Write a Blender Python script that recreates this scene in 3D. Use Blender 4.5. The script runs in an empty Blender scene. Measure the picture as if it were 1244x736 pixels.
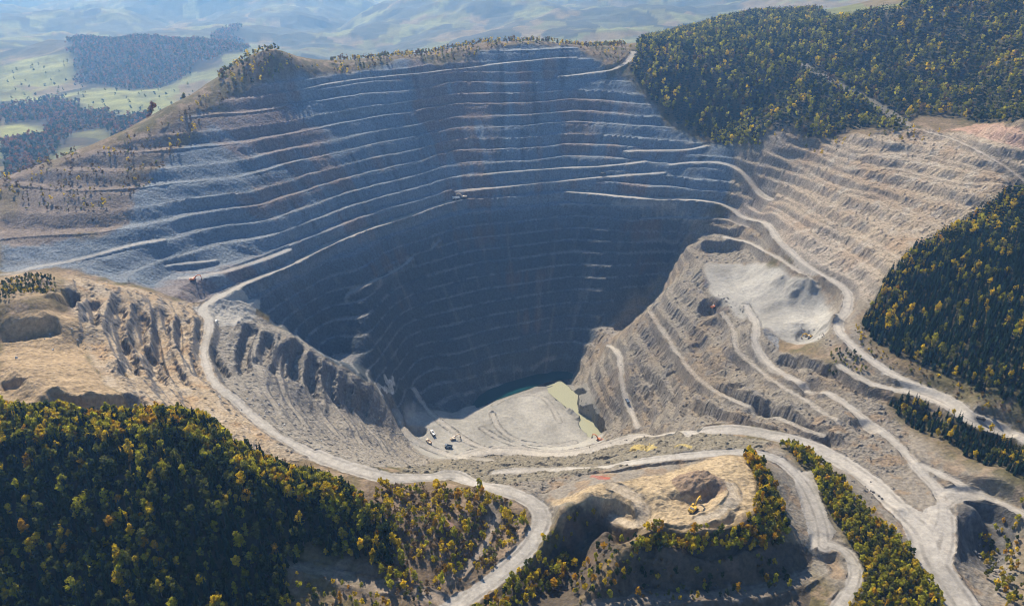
import bpy, math, random
import numpy as np
R = math.radians
random.seed(7); RNG = np.random.default_rng(7)
# ------------------------------------------------------------------ camera model (photo 1244 x 736)
CAMZ, PITCH, F = 620.0, 26.0, 888.0
SP, CP = math.sin(R(PITCH)), math.cos(R(PITCH))
def ray(px, py):
    u = (np.asarray(px, float)-622)/F; v = (368-np.asarray(py, float))/F
    return u, CP+v*SP, -SP+v*CP
def at_z(px, py, z):
    dx, dy, dz = ray(px, py); t = (z-CAMZ)/dz
    return dx*t, dy*t
# ------------------------------------------------------------------ control heights: (px, py, z)
CTRL = [
 # far wall: rim
 
 # haul road level round the pit
 (560,243,232),(500,262,232),(450,278,232),(400,298,232),(360,318,232),(320,335,232),(285,352,232),(250,367,232),
 (600,240,232),(640,237,232),(690,232,232),(740,235,232),(790,241,232),(840,244,232),(880,248,232),(930,270,232),(960,305,230),(995,330,228),
 (1025,350,225),(1030,375,222),(1015,400,220),(1050,433,219),(1090,455,219),(1150,485,220),(1200,515,220),(1250,535,222),
 # lower dark wall
 (640,480,-14),(600,490,-14),(680,465,-10),(560,500,-7),(400,432,120),(330,384,193),
 # left spur nose: lower part
 (300,373,216),(345,400,190),(400,440,146),(440,465,110),(456,470,92),(440,450,108),
 (245,430,229),(262,465,230),(297,500,228),(330,522,227),(385,552,226),(440,574,228),
 (300,430,200),(345,450,172),(395,470,135),(345,490,182),(395,510,130),(430,500,91),(430,530,111),(465,520,60),(470,550,82),(410,540,158),(490,560,72),(300,460,203),(345,425,180),(375,440,160),
  (500,480,28),(500,505,20),(480,505,36),(515,520,14),(540,545,11),(510,545,22),(560,530,9),(530,500,14),
 # floor
 (600,500,1),(640,520,1),(640,545,3),(690,500,0),(700,470,2),(720,520,2),(600,530,4),(690,540,3),(580,515,2),
 # near wall (falls away from the camera)
 (560,560,40),(560,572,110),(560,583,185),(640,558,50),(640,572,110),(640,588,175),(640,606,222),(700,556,60),(700,570,150),(700,585,220),
 (740,575,226),(740,562,180),(740,548,110),(740,534,50),(780,545,130),(780,530,70),(840,524,184),(900,525,190),(840,541,212),(900,545,217),(840,558,232),
 (760,403,38),(790,368,78),(820,326,128),(745,395,55),(775,345,106),
 # right wall nose
 (730,440,58),(772,392,106),(810,350,150),(832,300,182),(740,480,55),(760,500,52),(800,470,95),(780,500,68),(800,420,112),(830,430,128),(830,400,140),(840,370,160),(850,490,138),(850,450,140),
 (855,330,182),(850,318,182),(930,370,184),(900,340,184),(880,310,186),(960,390,186),(920,400,184),(980,415,186),(1000,380,196),
 (870,380,168),(870,400,155),(900,430,166),(930,425,176),(900,480,162),(890,450,150),(960,470,184),(940,500,175),(1000,500,192),(1050,540,196),(1000,440,204),(980,440,196),(1060,480,206),(1060,500,202),
 (960,535,195),(1060,590,199),(1000,560,196),(1130,640,204),(1150,590,206),(1100,550,203),(1160,720,205),(1110,690,206),(1200,600,213),(1245,610,218),
 (1150,510,214),(1200,550,214),(1244,560,219),(1244,480,250),
 # hole in the lower right
 (1162,612,209),(1158,640,207),(1162,680,206),(1190,614,212),(1185,640,181),(1190,665,186),(1200,690,187),(1232,640,205),(1244,690,200),(1215,655,190),(1190,712,198),
 # right terraces
 (900,165,330),(950,165,343),(1000,167,347),(1050,165,360),(1100,156,370),(1160,150,378),(1200,150,388),(1244,150,402),
(1200,260,312),(1244,240,326),(1200,400,268),(1120,380,245),(1180,490,238),(1060,385,226),
 # forest hill, upper right
 (900,155,336),(850,150,334),(900,100,402),(850,90,408),(1000,100,405),(1080,150,368),(960,60,440),(1000,20,470),(900,20,460),(850,40,442),(800,50,430),(760,60,437),(1060,30,462),
 (1100,60,446),(1150,60,455),(1200,0,530),(1244,60,470),(1100,10,512),(1170,100,412),
 # left ridge and rim shoulder
 (310,66,458),(280,88,438),(340,72,455),(250,110,418),(225,130,402),(200,152,384),(150,172,368),(100,190,354),(50,205,340),(0,218,328),(-80,235,315),
 
 # left spur plateau
 (0,348,318),(40,341,318),(75,342,313),(0,338,300),(40,331,300),(110,342,304),(150,350,288),(195,362,258),(225,367,240),(30,372,329),(0,372,330),(70,365,322),(30,402,314),(0,408,314),(80,395,313),
 (60,440,312),(80,470,311),(30,480,310),(140,480,298),(110,400,306),(150,420,280),(130,370,298),(200,420,254),(200,480,268),(250,500,252),(150,500,290),(300,555,250),(340,575,242),(200,380,256),(170,450,278),(230,460,246),
 # forest slope, lower left
 (0,500,307),(100,510,300),(200,520,296),(250,520,288),(300,550,262),(100,600,280),(0,600,284),(200,600,280),(100,680,250),(100,730,235),(0,736,236),(300,600,268),(300,660,246),(300,710,228),(350,580,250),(400,610,248),(400,650,230),(400,715,214),(440,600,236),
 (500,615,228),(480,580,228),(540,600,226),(540,650,222),(500,680,216),(480,725,213),(570,600,225),(590,625,222),(600,645,215),(620,625,222),(650,622,222),(655,640,221),(600,700,212),(550,736,205),(560,690,212),
 (640,700,213),(690,610,228),(720,612,236),(655,668,222),(690,655,214),(735,652,212),(660,702,207),(690,628,234),(740,628,236),(720,650,213),(700,690,204),(745,663,210),(690,715,203),(760,663,236),(730,695,226),(700,730,214),(770,610,236),
 (780,702,214),(790,660,236),(850,645,238),(880,645,238),(850,708,211),(820,575,234),(850,590,240),(800,620,236),(850,620,236),(880,590,241),(900,560,242),(915,580,241),(925,610,240),(915,635,239),(950,690,212),(960,615,220),(985,660,214),(950,560,220),(930,552,222),
 (1000,620,215),(1010,690,210),(1035,700,210),(1000,690,204),(980,580,219),(1050,620,214),(960,545,214),(1020,580,214),(1100,700,214),(1080,660,214),(1000,730,205),(900,730,206),
 # outside the frame
 (-150,300,318),(-150,420,320),(-150,600,290),(-150,736,240),(1400,300,340),(1400,450,280),(1400,600,235),(1400,736,210),(1400,150,430),(0,900,225),(400,900,205),(800,900,198),(1244,900,200),
]
# far wall: crest row, haul-road row and mean gradient at one photo column; the crest height follows
def crest(px, top, foot, s, zf=232):
    _, a = at_z(px, foot, zf); _, dy, dz = ray(px, top); k = -dz/dy
    D = (CAMZ-zf+s*a)/(k+s); return CAMZ-k*D
WALL = [(250,137,360,.52),(300,110,346,.55),(350,102,322,.585),(400,95,298,.625),(450,85,278,.665),(500,75,262,.70),(555,67,243,.74),(600,62,240,.78),(650,59,237,.78),(690,57,232,.78),(725,72,234,.78),(745,84,235,.80),(765,100,238,.80),(800,140,241,.80),(830,165,244,.80)]
CTRL += [(px, t_, crest(px, t_, f_, s_)) for px, t_, f_, s_ in WALL]
# straight slopes between a foot and a top: (foot column, row, z, top column, row, z)
SLOPE = [
 
 (0,331,278,0,218,328),(100,314,278,100,190,354),(200,293,278,200,152,384),(50,321,278,50,205,340),(150,305,278,150,172,368),(200,348,238,200,293,278),
 (400,432,116,400,298,232),(640,480,-14,640,237,232),(560,500,-7,560,243,232),(600,490,-14,600,240,232),(500,475,22,500,262,232),(450,470,88,450,278,232),(700,450,4,700,232,232),(745,395,55,745,236,232),
 (880,248,232,900,165,330),(930,270,232,950,165,343),(960,305,230,1000,167,347),(995,330,228,1050,165,360),(1025,350,225,1100,156,370),(1060,385,226,1160,150,378),
]
# hidden or far ground: (photo column, distance in metres, z)
CTRL_D = [
 (0,1080,285),(0,1250,215),(0,1500,150),(60,1150,280),(100,1250,240),(200,1300,300),(250,1400,330),(310,1560,370),(400,1500,390),(500,1600,400),(600,1700,405),(690,1750,410),(700,1600,430),
 (0,1800,120),(-150,1300,200),(-150,1800,120),(200,1700,190),(310,2000,200),(450,2100,210),(600,2300,230),(700,2400,250),(800,2300,330),(900,2500,380),(1000,2500,380),
 (0,760,282),(80,745,280),(150,770,265),
 (1100,2300,470),(1244,2000,600),(1300,1500,520),(1400,1400,540),
 (0,2400,105),(200,2400,120),(400,2700,120),(600,3000,130),(800,3000,230),(1000,3200,300),(1244,3000,500),(1400,2500,600),
 (40,2950,92),(100,3400,95),(0,3500,105),(200,3200,92),(200,3750,160),(290,3800,165),(120,3800,160),(350,3600,120),(0,4600,110),(200,4700,50),(400,4200,60),
 (500,5000,110),(600,4600,150),(700,4300,200),(760,3800,220),(800,4900,250),(880,5200,280),(1000,5200,330),(1100,5000,330),(1244,5200,400),(700,6500,190),(820,7000,260),(500,6500,60),
 (-200,3000,110),(-200,5000,80),(0,7000,10),(200,7000,20),(400,7500,40),(0,11000,20),(300,11000,20),(600,10000,120),(900,10000,280),(1244,9000,380),(-200,9000,30),(0,20000,150),(400,20000,180),(800,20000,300),(1244,20000,350),(0,32000,200),(620,32000,300),(1244,32000,300),
]
pts = []
for px, py, z in CTRL:
    x, y = at_z(px, py, z); pts.append((math.atan2(x, y), math.log(math.hypot(x, y)), z))
for px, D, z in CTRL_D:
    x = (px-622)/F*(D*CP-(z-CAMZ)*SP); pts.append((math.atan2(x, D), math.log(math.hypot(x, D)), z))
SLOPE += [(px, f_, 232, px, t_, crest(px, t_, f_, s_)) for px, t_, f_, s_ in WALL]
for a, b, za, c, d, zb in SLOPE:
    xa, ya = at_z(a, b, za); xb, yb = at_z(c, d, zb)
    for k in (.22, .4, .6, .8):
        x, y, z = xa+(xb-xa)*k, ya+(yb-ya)*k, za+(zb-za)*k
        pts.append((math.atan2(x, y), math.log(math.hypot(x, y)), z))
pts = np.array(pts)
BENCHES = [
 ([(590,212),(640,207),(700,204),(760,200),(785,197)],9),([(555,233),(600,229),(660,222),(720,217),(780,212),(805,211)],10),
 ([(815,200),(850,198),(880,200),(910,210),(940,226)],10),([(760,185),(800,183),(835,183),(858,178)],9),
 ([(165,191),(197,185),(252,183),(300,173),(340,160),(398,148)],9),([(180,180),(207,174),(260,165),(320,147),(380,135),(420,127)],8),
 ([(185,216),(210,212),(252,200),(310,185),(374,168)],10),([(380,205),(420,188),(470,178)],6),([(330,214),(370,195),(405,188)],5),
 ([(360,110),(410,100),(470,93),(522,88),(593,80),(655,73),(700,70)],8),([(450,84),(522,71),(600,63),(692,58)],8),
 ([(0,331),(20,330),(41,322),(78,318),(130,310),(174,299),(200,293)],9),([(0,296),(33,299),(55,297),(73,296),(114,290),(140,288),(175,280)],9),
 ([(0,260),(15,264),(62,271),(93,273),(130,270),(160,265),(200,252)],7),
 ([(168,327),(190,318),(230,308),(290,290),(340,270)],6),([(222,343),(235,341),(270,331),(310,315),(350,300)],9),([(205,327),(230,318),(260,308)],6),
 ([(420,362),(445,347),(480,330),(502,315)],6),([(422,358),(440,348),(468,336)],5),([(525,303),(536,291)],4),([(680,249),(720,250),(760,252),(800,253),(822,254)],6),([(780,267),(830,266),(850,268),(890,262),(910,272)],8),
 ([(800,285),(850,284),(890,287),(920,296)],8),([(845,243),(870,246),(910,252)],8),
 ([(840,306),(880,312)],5),
 # contour benches on the left spur
 ([(95,340),(103,380),(108,420),(125,450),(150,480)],6),([(120,345),(128,380),(140,420),(160,455),(195,490)],7),([(150,352),(160,390),(172,430),(195,465),(225,500)],7),([(185,362),(196,400),(205,440),(225,470),(260,510)],7),([(212,368),(225,400),(228,440),(243,470),(275,505)],7),
 ([(300,378),(318,392),(312,430),(320,470),(340,505)],6),([(345,402),(338,440),(345,480),(372,520)],6),([(372,420),(368,455),(380,490),(410,530)],6),([(400,440),(396,470),(410,500),(440,540)],6),([(425,455),(423,485),(440,515),(470,550)],6),
 # right terraces
 ([(885,175),(935,180),(985,200),(1040,225),(1100,255),(1150,280)],7),([(930,165),(985,180),(1040,200),(1100,215),(1170,235),(1210,240)],8),([(900,205),(940,232),(985,255),(1040,285),(1085,315),(1100,330)],8),([(895,222),(930,250),(980,275),(1030,305),(1065,335)],7),([(1000,172),(1060,190),(1120,200),(1180,215),(1235,230)],7),
]
# coarse log-polar lattice, multiquadric surface through the control heights
AZ_LIM, LN0, LN1 = R(64), math.log(230), math.log(34000)
def mq(d2): return np.sqrt(d2+0.02**2)
ca = np.linspace(-AZ_LIM, AZ_LIM, 300); cl = np.linspace(LN0, LN1, 560)
def surface(pts):
    Pm = pts[:, :2]; n = len(pts); mu = pts[:, 2].mean()
    A = mq(((Pm[:, None, :]-Pm[None])**2).sum(-1))
    wgt = np.linalg.solve(A - 0.0015*np.eye(n), pts[:, 2]-mu)
    G = np.zeros((300, 560))
    for i in range(0, 300, 20):
        g = np.stack(np.meshgrid(ca[i:i+20], cl, indexing='ij'), -1).reshape(-1, 2)
        d2 = (g**2).sum(1)[:, None]+(Pm**2).sum(1)[None]-2*g@Pm.T
        G[i:i+20] = (mq(np.maximum(d2, 0)) @ wgt + mu).reshape(-1, 560)
    return G
G = surface(pts)
def lookup(T, az, ln):                  # bilinear read of a coarse lattice
    a = np.clip((az+AZ_LIM)/(2*AZ_LIM)*(T.shape[0]-1), 0, T.shape[0]-1.001); l = np.clip((ln-LN0)/(LN1-LN0)*(T.shape[1]-1), 0, T.shape[1]-1.001)
    i = a.astype(int); j = l.astype(int); fa = a-i; fl = l-j
    return (T[i, j]*(1-fa)+T[i+1, j]*fa)*(1-fl)+(T[i, j+1]*(1-fa)+T[i+1, j+1]*fa)*fl
def W(px, py, T=G):                     # where the view ray of a photo point meets the ground
    px = np.atleast_1d(np.asarray(px, float)); py = np.atleast_1d(np.asarray(py, float))
    dx, dy, dz = ray(px, py); hd = np.hypot(dx, dy); az = np.arctan2(dx, dy)
    ls = np.arange(math.log(260), math.log(30000), 0.002)
    D = np.exp(ls)
    zr = CAMZ + dz[:, None]/hd[:, None]*D[None]
    zg = lookup(T, np.repeat(az[:, None], len(ls), 1), np.repeat(ls[None], len(px), 0))
    hit = np.argmax(zg >= zr, 1)
    hit[~(zg >= zr).any(1)] = len(ls)-1
    d = D[hit]
    return np.sin(az)*d, np.cos(az)*d
HB, OFF = 16.0, 4.8
# the benches that the photo shows run level: give each its own level and fit the surface again
LEVEL = []
keep_pt = np.ones(len(pts), bool); nslope = 4*len(SLOPE)
for ln_, wd in BENCHES:
    p_ = np.array(ln_, float); x_, y_ = W(p_[:, 0], p_[:, 1])
    if math.hypot(x_[-1]-x_[0], y_[-1]-y_[0]) < 60 or len(ln_) < 3 or ln_[0] in ((165,191),(180,180),(185,216),(0,296),(0,260),(590,212),(555,233),(815,200),(760,185),(360,110),(450,84),(380,205),(330,214),(205,327),(885,175),(930,165),(420,362),(422,358),(680,249),(780,267),(800,285),(845,243)): continue
    z_ = lookup(G, np.arctan2(x_, y_), np.log(np.hypot(x_, y_))); zm = float(np.median(z_))
    zl = OFF+HB*(round((zm-OFF)/HB-.2)+.2)
    zl = {(0, 331): 278, (168, 327): 262, (222, 343): 247}.get(ln_[0], zm+np.clip(zl-zm, -4, 4))
    t_ = np.linspace(0, 1, 7); s_ = np.linspace(0, 1, len(p_))
    qx, qy = np.interp(t_, s_, p_[:, 0]), np.interp(t_, s_, p_[:, 1])
    zz = np.interp(t_, s_, z_); z0_ = zz; zz = np.full_like(z0_, zl)
    ok_ = (np.abs(zz-z0_) < 9) | (ln_[0] == (0, 331)); qx, qy, zz = qx[ok_], qy[ok_], zz[ok_]
    if not len(zz): continue
    X_, Y_ = at_z(qx, qy, zz)
    LEVEL.append((ln_[0], round(float(z_.min())), round(float(z_.max())), round(zm), round(zl)))
    new = np.stack([np.arctan2(X_, Y_), np.log(np.hypot(X_, Y_)), zz], 1)
    pts = np.concatenate([pts, new])
base_n = len(keep_pt)
d2 = ((pts[:base_n, None, :2]-pts[None, base_n:, :2])**2).sum(-1).min(1)
soft_ = np.arange(base_n) >= base_n-nslope                # drop the straight-slope fillers near a level bench
pts = pts[np.concatenate([~(soft_ & (d2 < .05**2)), np.ones(len(pts)-base_n, bool)])]
G = surface(pts)
# ------------------------------------------------------------------ noise
_T = RNG.random((256, 256, 2))*2-1
_T /= np.linalg.norm(_T, axis=2, keepdims=True)+1e-9
from concurrent.futures import ThreadPoolExecutor
_EX = ThreadPoolExecutor(4)
def perlin(x, y):
    if x.ndim == 2 and x.shape[0] > 400:
        c = np.array_split(np.arange(x.shape[0]), 12)
        return np.concatenate(list(_EX.map(lambda r: _perlin(x[r[0]:r[-1]+1], y[r[0]:r[-1]+1]), c)), 0)
    return _perlin(x, y)
def _perlin(x, y):
    xi = np.floor(x).astype(np.int32); yi = np.floor(y).astype(np.int32)
    xf = (x-xi).astype(np.float32); yf = (y-yi).astype(np.float32)
    u = xf*xf*xf*(xf*(xf*6-15)+10); v = yf*yf*yf*(yf*(yf*6-15)+10)
    def g(ix, iy, dx, dy):
        t = ((ix & 255) << 8) | (iy & 255); return _TA[t]*dx+_TB[t]*dy
    a = g(xi, yi, xf, yf); b = g(xi+1, yi, xf-1, yf); c = g(xi, yi+1, xf, yf-1); d = g(xi+1, yi+1, xf-1, yf-1)
    return ((a*(1-u)+b*u)*(1-v)+(c*(1-u)+d*u)*v)*1.5
_TA = np.ascontiguousarray(_T[..., 0].ravel().astype(np.float32)); _TB = np.ascontiguousarray(_T[..., 1].ravel().astype(np.float32))
def fbm(x, y, s, octs=3, seed=0):
    r = 0; a = 1.0; tot = 0
    for o in range(octs):
        r = r + a*perlin(x/s+seed*17.3+o*31.7, y/s-seed*9.1+o*11.3); tot += a; a *= .5; s *= .5
    return r/tot
def sstep(a, b, x):
    t = np.clip((x-a)/(b-a), 0, 1); return t*t*(3-2*t)
# ------------------------------------------------------------------ fine log-polar terrain lattice
az = np.concatenate([np.arange(-64, -47, .3), np.arange(-47, 47, .08), np.arange(47, 64.01, .3)])*math.pi/180
ln = list(np.arange(math.log(262), math.log(2300), .0018)); st = .0018
while ln[-1] < math.log(33000):
    st = min(st*1.012, .012); ln.append(ln[-1]+st)
ln = np.array(ln)
NA, NL = len(az), len(ln)
def cubic_rows(q, m, lo, hi):           # Catmull-Rom weights from a coarse axis of m samples
    p = np.clip((q-lo)/(hi-lo)*(m-1), 1, m-2.001); i = p.astype(int); t = p-i
    Wm = np.zeros((len(q), m)); r = np.arange(len(q))
    for k, w in zip((-1, 0, 1, 2), (-.5*t+t*t-.5*t**3, 1-2.5*t*t+1.5*t**3, .5*t+2*t*t-1.5*t**3, -.5*t*t+.5*t**3)):
        Wm[r, np.clip(i+k, 0, m-1)] += w
    return Wm
CA = cubic_rows(az, 300, -AZ_LIM, AZ_LIM); CL = cubic_rows(ln, 560, LN0, LN1)
up = lambda T: (CA @ T @ CL.T).astype(np.float32)
BASE = up(G)
DD = np.exp(ln)[None, :]
X = (np.sin(az)[:, None]*DD).astype(np.float32); Y = (np.cos(az)[:, None]*DD).astype(np.float32)
DIST = np.repeat(DD, NA, 0).astype(np.float32)
# masks drawn on the ground from outlines in plan
lat = np.stack(np.meshgrid(ca, cl, indexing='ij'), -1)
LX = np.sin(lat[..., 0])*np.exp(lat[..., 1]); LY = np.cos(lat[..., 0])*np.exp(lat[..., 1])
def in_poly(xs, ys, px, py):
    ins = np.zeros(px.shape, bool); j = len(xs)-1
    for i in range(len(xs)):
        c = ((ys[i] > py) != (ys[j] > py))
        if ys[j] != ys[i]:
            ins ^= c & (px < (xs[j]-xs[i])*(py-ys[i])/(ys[j]-ys[i])+xs[i])
        j = i
    return ins
def ground_poly(poly):
    p = np.array(poly, float); return W(p[:, 0], p[:, 1])
def blur(M, n):
    for _ in range(n):
        M = (np.roll(M, 1, 0)+M*2+np.roll(M, -1, 0))/4; M = (np.roll(M, 1, 1)+M*2+np.roll(M, -1, 1))/4
    return M
def mask(*polys, soft=2):
    M = np.zeros(LX.shape)
    for poly in polys:
        xs, ys = ground_poly(poly); M = np.maximum(M, in_poly(xs, ys, LX, LY))
    return M if soft == 0 else blur(M, soft)
def mask_fine(poly, wob=0.0):           # sharp outline straight on the fine lattice
    xs, ys = ground_poly(poly)
    return in_poly(xs, ys, X+wob*fbm(X, Y, 14, 2, 71), Y+wob*fbm(X, Y, 14, 2, 72)).astype(np.float32)
# --- regions (photo outlines)
FAR_WALL = [(0,222),(100,195),(150,178),(200,160),(245,138),(300,110),(400,92),(500,73),(600,60),(690,55),(728,82),(765,98),(800,142),(830,165),(900,165),(900,190),(880,250),(850,262),(830,300),(805,350),(770,390),(735,440),(700,466),(560,500),(460,470),(400,440),(340,390),(300,368),(250,365),(225,366),(150,345),(75,325),(0,330)]
LEFT_SPUR = [(80,333),(150,347),(195,362),(225,368),(250,366),(300,370),(345,398),(400,438),(440,463),(470,470),(485,500),(520,540),(560,555),(520,570),(440,572),(385,556),(320,560),(270,535),(210,512),(170,500),(130,470),(105,430),(95,385)]
RIGHT_TERR = [(890,165),(1000,165),(1060,165),(1100,155),(1244,145),(1300,145),(1300,240),(1244,235),(1190,262),(1130,320),(1090,360),(1055,385),(1030,350),(990,325),(955,300),(930,268),(885,246)]
RIGHT_LOW = [(850,262),(880,250),(930,272),(960,308),(960,320),(910,320),(852,318),(856,350),(878,372),(905,385),(925,400),(940,425),(1000,440),(1060,470),(1110,530),(1100,580),(1060,580),(1000,545),(960,530),(900,520),(840,520),(780,535),(735,535),(728,500),(686,466),(706,430),(745,384),(790,346),(826,298)]
NEAR_WALL = [(520,560),(560,555),(640,550),(700,550),(740,535),(780,528),(840,528),(900,530),(960,540),(900,552),(840,556),(740,570),(660,600),(620,598),(540,580),(480,575)]
PLATEAU = [(855,318),(905,318),(950,330),(985,350),(1015,365),(1010,395),(1000,415),(960,418),(930,400),(900,385),(880,370),(858,350)]
FLOOR = [(565,500),(640,478),(700,466),(728,500),(735,535),(700,548),(640,550),(590,548),(560,556),(520,556),(495,530),(490,500),(500,478),(520,500)]
SPUR_TOP = [(0,372),(70,365),(90,335),(75,335),(0,330)]
SPUR_PLATEAU = [(0,400),(70,385),(100,385),(105,430),(130,470),(170,500),(100,510),(0,500)]
MESA = [(655,612),(700,600),(760,585),(860,558),(905,556),(918,590),(912,625),(880,642),(800,640),(765,655),(740,625),(700,612)]
F_LEFT = [(-140,490),(0,500),(60,505),(100,512),(160,512),(200,508),(240,512),(270,530),(290,548),(330,565),(370,580),(420,598),(450,618),(480,650),(470,690),(440,680),(380,672),(350,690),(350,736),(200,830),(-140,830)]
F_RIGHT = [(1046,392),(1075,345),(1125,295),(1180,262),(1244,232),(1330,215),(1420,215),(1420,530),(1330,520),(1244,498),(1200,478),(1140,455),(1095,435),(1060,415)]
F_TOP = [(765,95),(770,70),(800,45),(850,22),(900,12),(1000,18),(1090,15),(1140,0),(1244,-30),(1340,-30),(1420,-30),(1420,140),(1340,150),(1244,150),(1150,140),(1110,140),(1095,160),(1030,158),(1000,168),(930,162),(925,175),(865,172),(840,162),(805,140)]
F_STRIP = [(948,542),(965,542),(1010,575),(1050,620),(1105,670),(1150,720),(1160,745),(1020,760),(1048,700),(1030,655),(1005,620),(985,580)]
F_LOW = [(1078,488),(1105,482),(1150,505),(1200,530),(1244,535),(1290,545),(1290,600),(1244,590),(1195,565),(1140,535),(1095,512)]
VALLEY_FLOOR = None
m_far, m_spur, m_rt, m_rl, m_near, m_pl, m_fl = [up(mask(p, soft=3)) for p in (FAR_WALL, LEFT_SPUR, RIGHT_TERR, RIGHT_LOW, NEAR_WALL, PLATEAU, FLOOR)]
GRAVEL = [(925,545),(960,532),(990,500),(1060,480),(1110,520),(1150,560),(1244,605),(1244,660),(1230,736),(1130,760),(1040,740),(1000,700),(960,640),(940,590)]
GRAV2 = [(985,330),(1030,345),(1060,385),(1050,420),(1090,455),(1160,490),(1244,520),(1244,545),(1180,520),(1100,480),(1040,460),(1000,425)]
BROWN = [(440,575),(520,585),(620,600),(655,625),(640,660),(560,736),(440,736),(430,640)]
GRAV3 = [(590,592),(640,588),(700,578),(760,566),(840,553),(905,550),(905,556),(860,558),(760,588),(745,628),(700,612),(655,640),(655,615),(620,600)]
m_grav, m_brown = up(mask(GRAVEL, GRAV2, GRAV3, soft=3)), up(mask(BROWN, soft=3))
m_top, m_sp, m_mesa = [up(mask(p, soft=2)) for p in (SPUR_TOP, SPUR_PLATEAU, MESA)]
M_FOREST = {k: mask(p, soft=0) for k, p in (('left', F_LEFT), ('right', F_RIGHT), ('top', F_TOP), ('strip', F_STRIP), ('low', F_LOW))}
for _n in ('m_far','m_spur','m_rt','m_rl','m_near','m_pl','m_fl','m_sp','m_mesa'):
    globals()[_n] = sstep(.3, .7, globals()[_n]+.35*fbm(X, Y, 30, 3, 77))
core = (np.hypot(X-15, Y-890) < 330).astype(np.float32); m_far = np.maximum(m_far, core*np.clip(1-m_spur-m_rl-m_near-m_pl-m_fl-m_rt, 0, 1))
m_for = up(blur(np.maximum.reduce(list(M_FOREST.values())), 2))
m_pit = np.clip(np.maximum.reduce([m_far, m_spur, m_rt, m_rl, m_near]), 0, 1)
m_flat = np.clip(np.maximum(m_pl, m_fl), 0, 1)
# ------------------------------------------------------------------ height
near_w = 1-sstep(2000, 2600, DIST)
n120 = fbm(X, Y, 110, 3, 1); n30 = fbm(X, Y, 30, 3, 2); n9 = fbm(X, Y, 9, 3, 3)
TH = np.arctan2(X-20, Y-880); ALONG = TH*430
gully = np.abs(fbm(ALONG+n30*14, BASE*.3, 38, 4, 4))*1.15
rough = np.clip(m_rt+m_spur*.8+m_rl*1.1+m_near, 0, 1)
zs = BASE + m_pit*(n120*7*(.05+.28*rough) + n30*4*(.08+rough*.32-.22*m_spur))*(1-m_flat)
wflat = np.clip(.40+.2*fbm(X, Y, 60, 2, 5)+.28*m_spur+.14*m_rt+.14*m_rl, .12, .8)
tilt = .06+.26*m_spur+.12*np.clip(m_rt+m_rl, 0, 1)
_rb = np.random.default_rng(5).random(64)
kk = np.clip(np.floor((zs-OFF)/HB), 0, 63).astype(int)
wflat = wflat*(1-m_far*(1-np.clip(rough, 0, 1))*(1-np.clip(.35+1.1*_rb[kk]+1.1*fbm(ALONG, kk*37.0, 90, 3, 88), .12, 1.5)))
wflat = np.clip(wflat, .06, .8)
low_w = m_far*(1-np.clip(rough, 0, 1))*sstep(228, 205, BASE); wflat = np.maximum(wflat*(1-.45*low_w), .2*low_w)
tt = (zs-OFF)/HB + gully*.09*(1+.9*rough); k = np.floor(tt); f = tt-k
ramp = sstep(0, 1, np.clip((f-wflat)/(1-wflat), 0, 1))*.55+np.clip((f-wflat)/(1-wflat), 0, 1)*.45
zt = OFF+HB*(k+ramp*(1-tilt)+tilt*np.minimum(f/np.maximum(wflat, .01), 1))+HB*.2*0
zt += HB*(wflat*.5-.08)*(1-1.6*tilt)
flatm = (f < wflat+.06).astype(np.float32)
face = ((f > wflat) & (f < .98)).astype(np.float32)
patch = sstep(-.25, .25, fbm(X, Y, 55, 2, 6))
keep = (1-rough*(.04+.22*patch))*(1-m_far*(1-rough)*.3*sstep(.2, .5, fbm(ALONG, BASE*.45, 45, 3, 61)))
keep = keep*(1-.1*low_w)
keep = keep*(1-.7*m_spur*(1-m_far))
T = m_pit*keep*(1-m_flat)*sstep(2, 14, BASE)
H = BASE*(1-m_pit)+zs*m_pit
H = H*(1-T)+zt*T
H += T*face*((gully*2.2-.6)*(.6+rough*.6)+fbm(ALONG+n9*3, BASE*.3, 7.5, 2, 87)*(.5+1.2*rough))
# loose ground everywhere
H += (n9*.7*(.4+rough) + n30*1.6*(1-m_pit)*(1-m_flat) + n120*3.0*(1-m_pit)*(1-m_flat))*near_w
H += fbm(X, Y, 3.4, 2, 7)*(.4+.5*rough)*near_w*(1-.75*m_flat)
blk = sstep(.25, .6, fbm(X, Y, 5.5, 2, 70))*np.clip(rough+m_far*.3, 0, 1)*near_w*(1-m_flat); H += blk*1.7
far_w = 1-near_w
H += far_w*(fbm(X, Y, 1100, 5, 8)*np.clip((DIST-2300)/3500, 0, 1)*200+np.abs(fbm(X, Y, 2600, 3, 65))*np.clip((DIST-4500)/3000, 0, 1)*620 + fbm(X, Y, 260, 3, 9)*18)
H = H*(1-m_flat)+(BASE+n9*.5+n30*.9)*m_flat
H += np.clip(m_sp+m_mesa, 0, 1)*(n9*.8+np.abs(fbm(X, Y*2.5, 16, 3, 62))*1.3+blk*.6)
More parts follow.
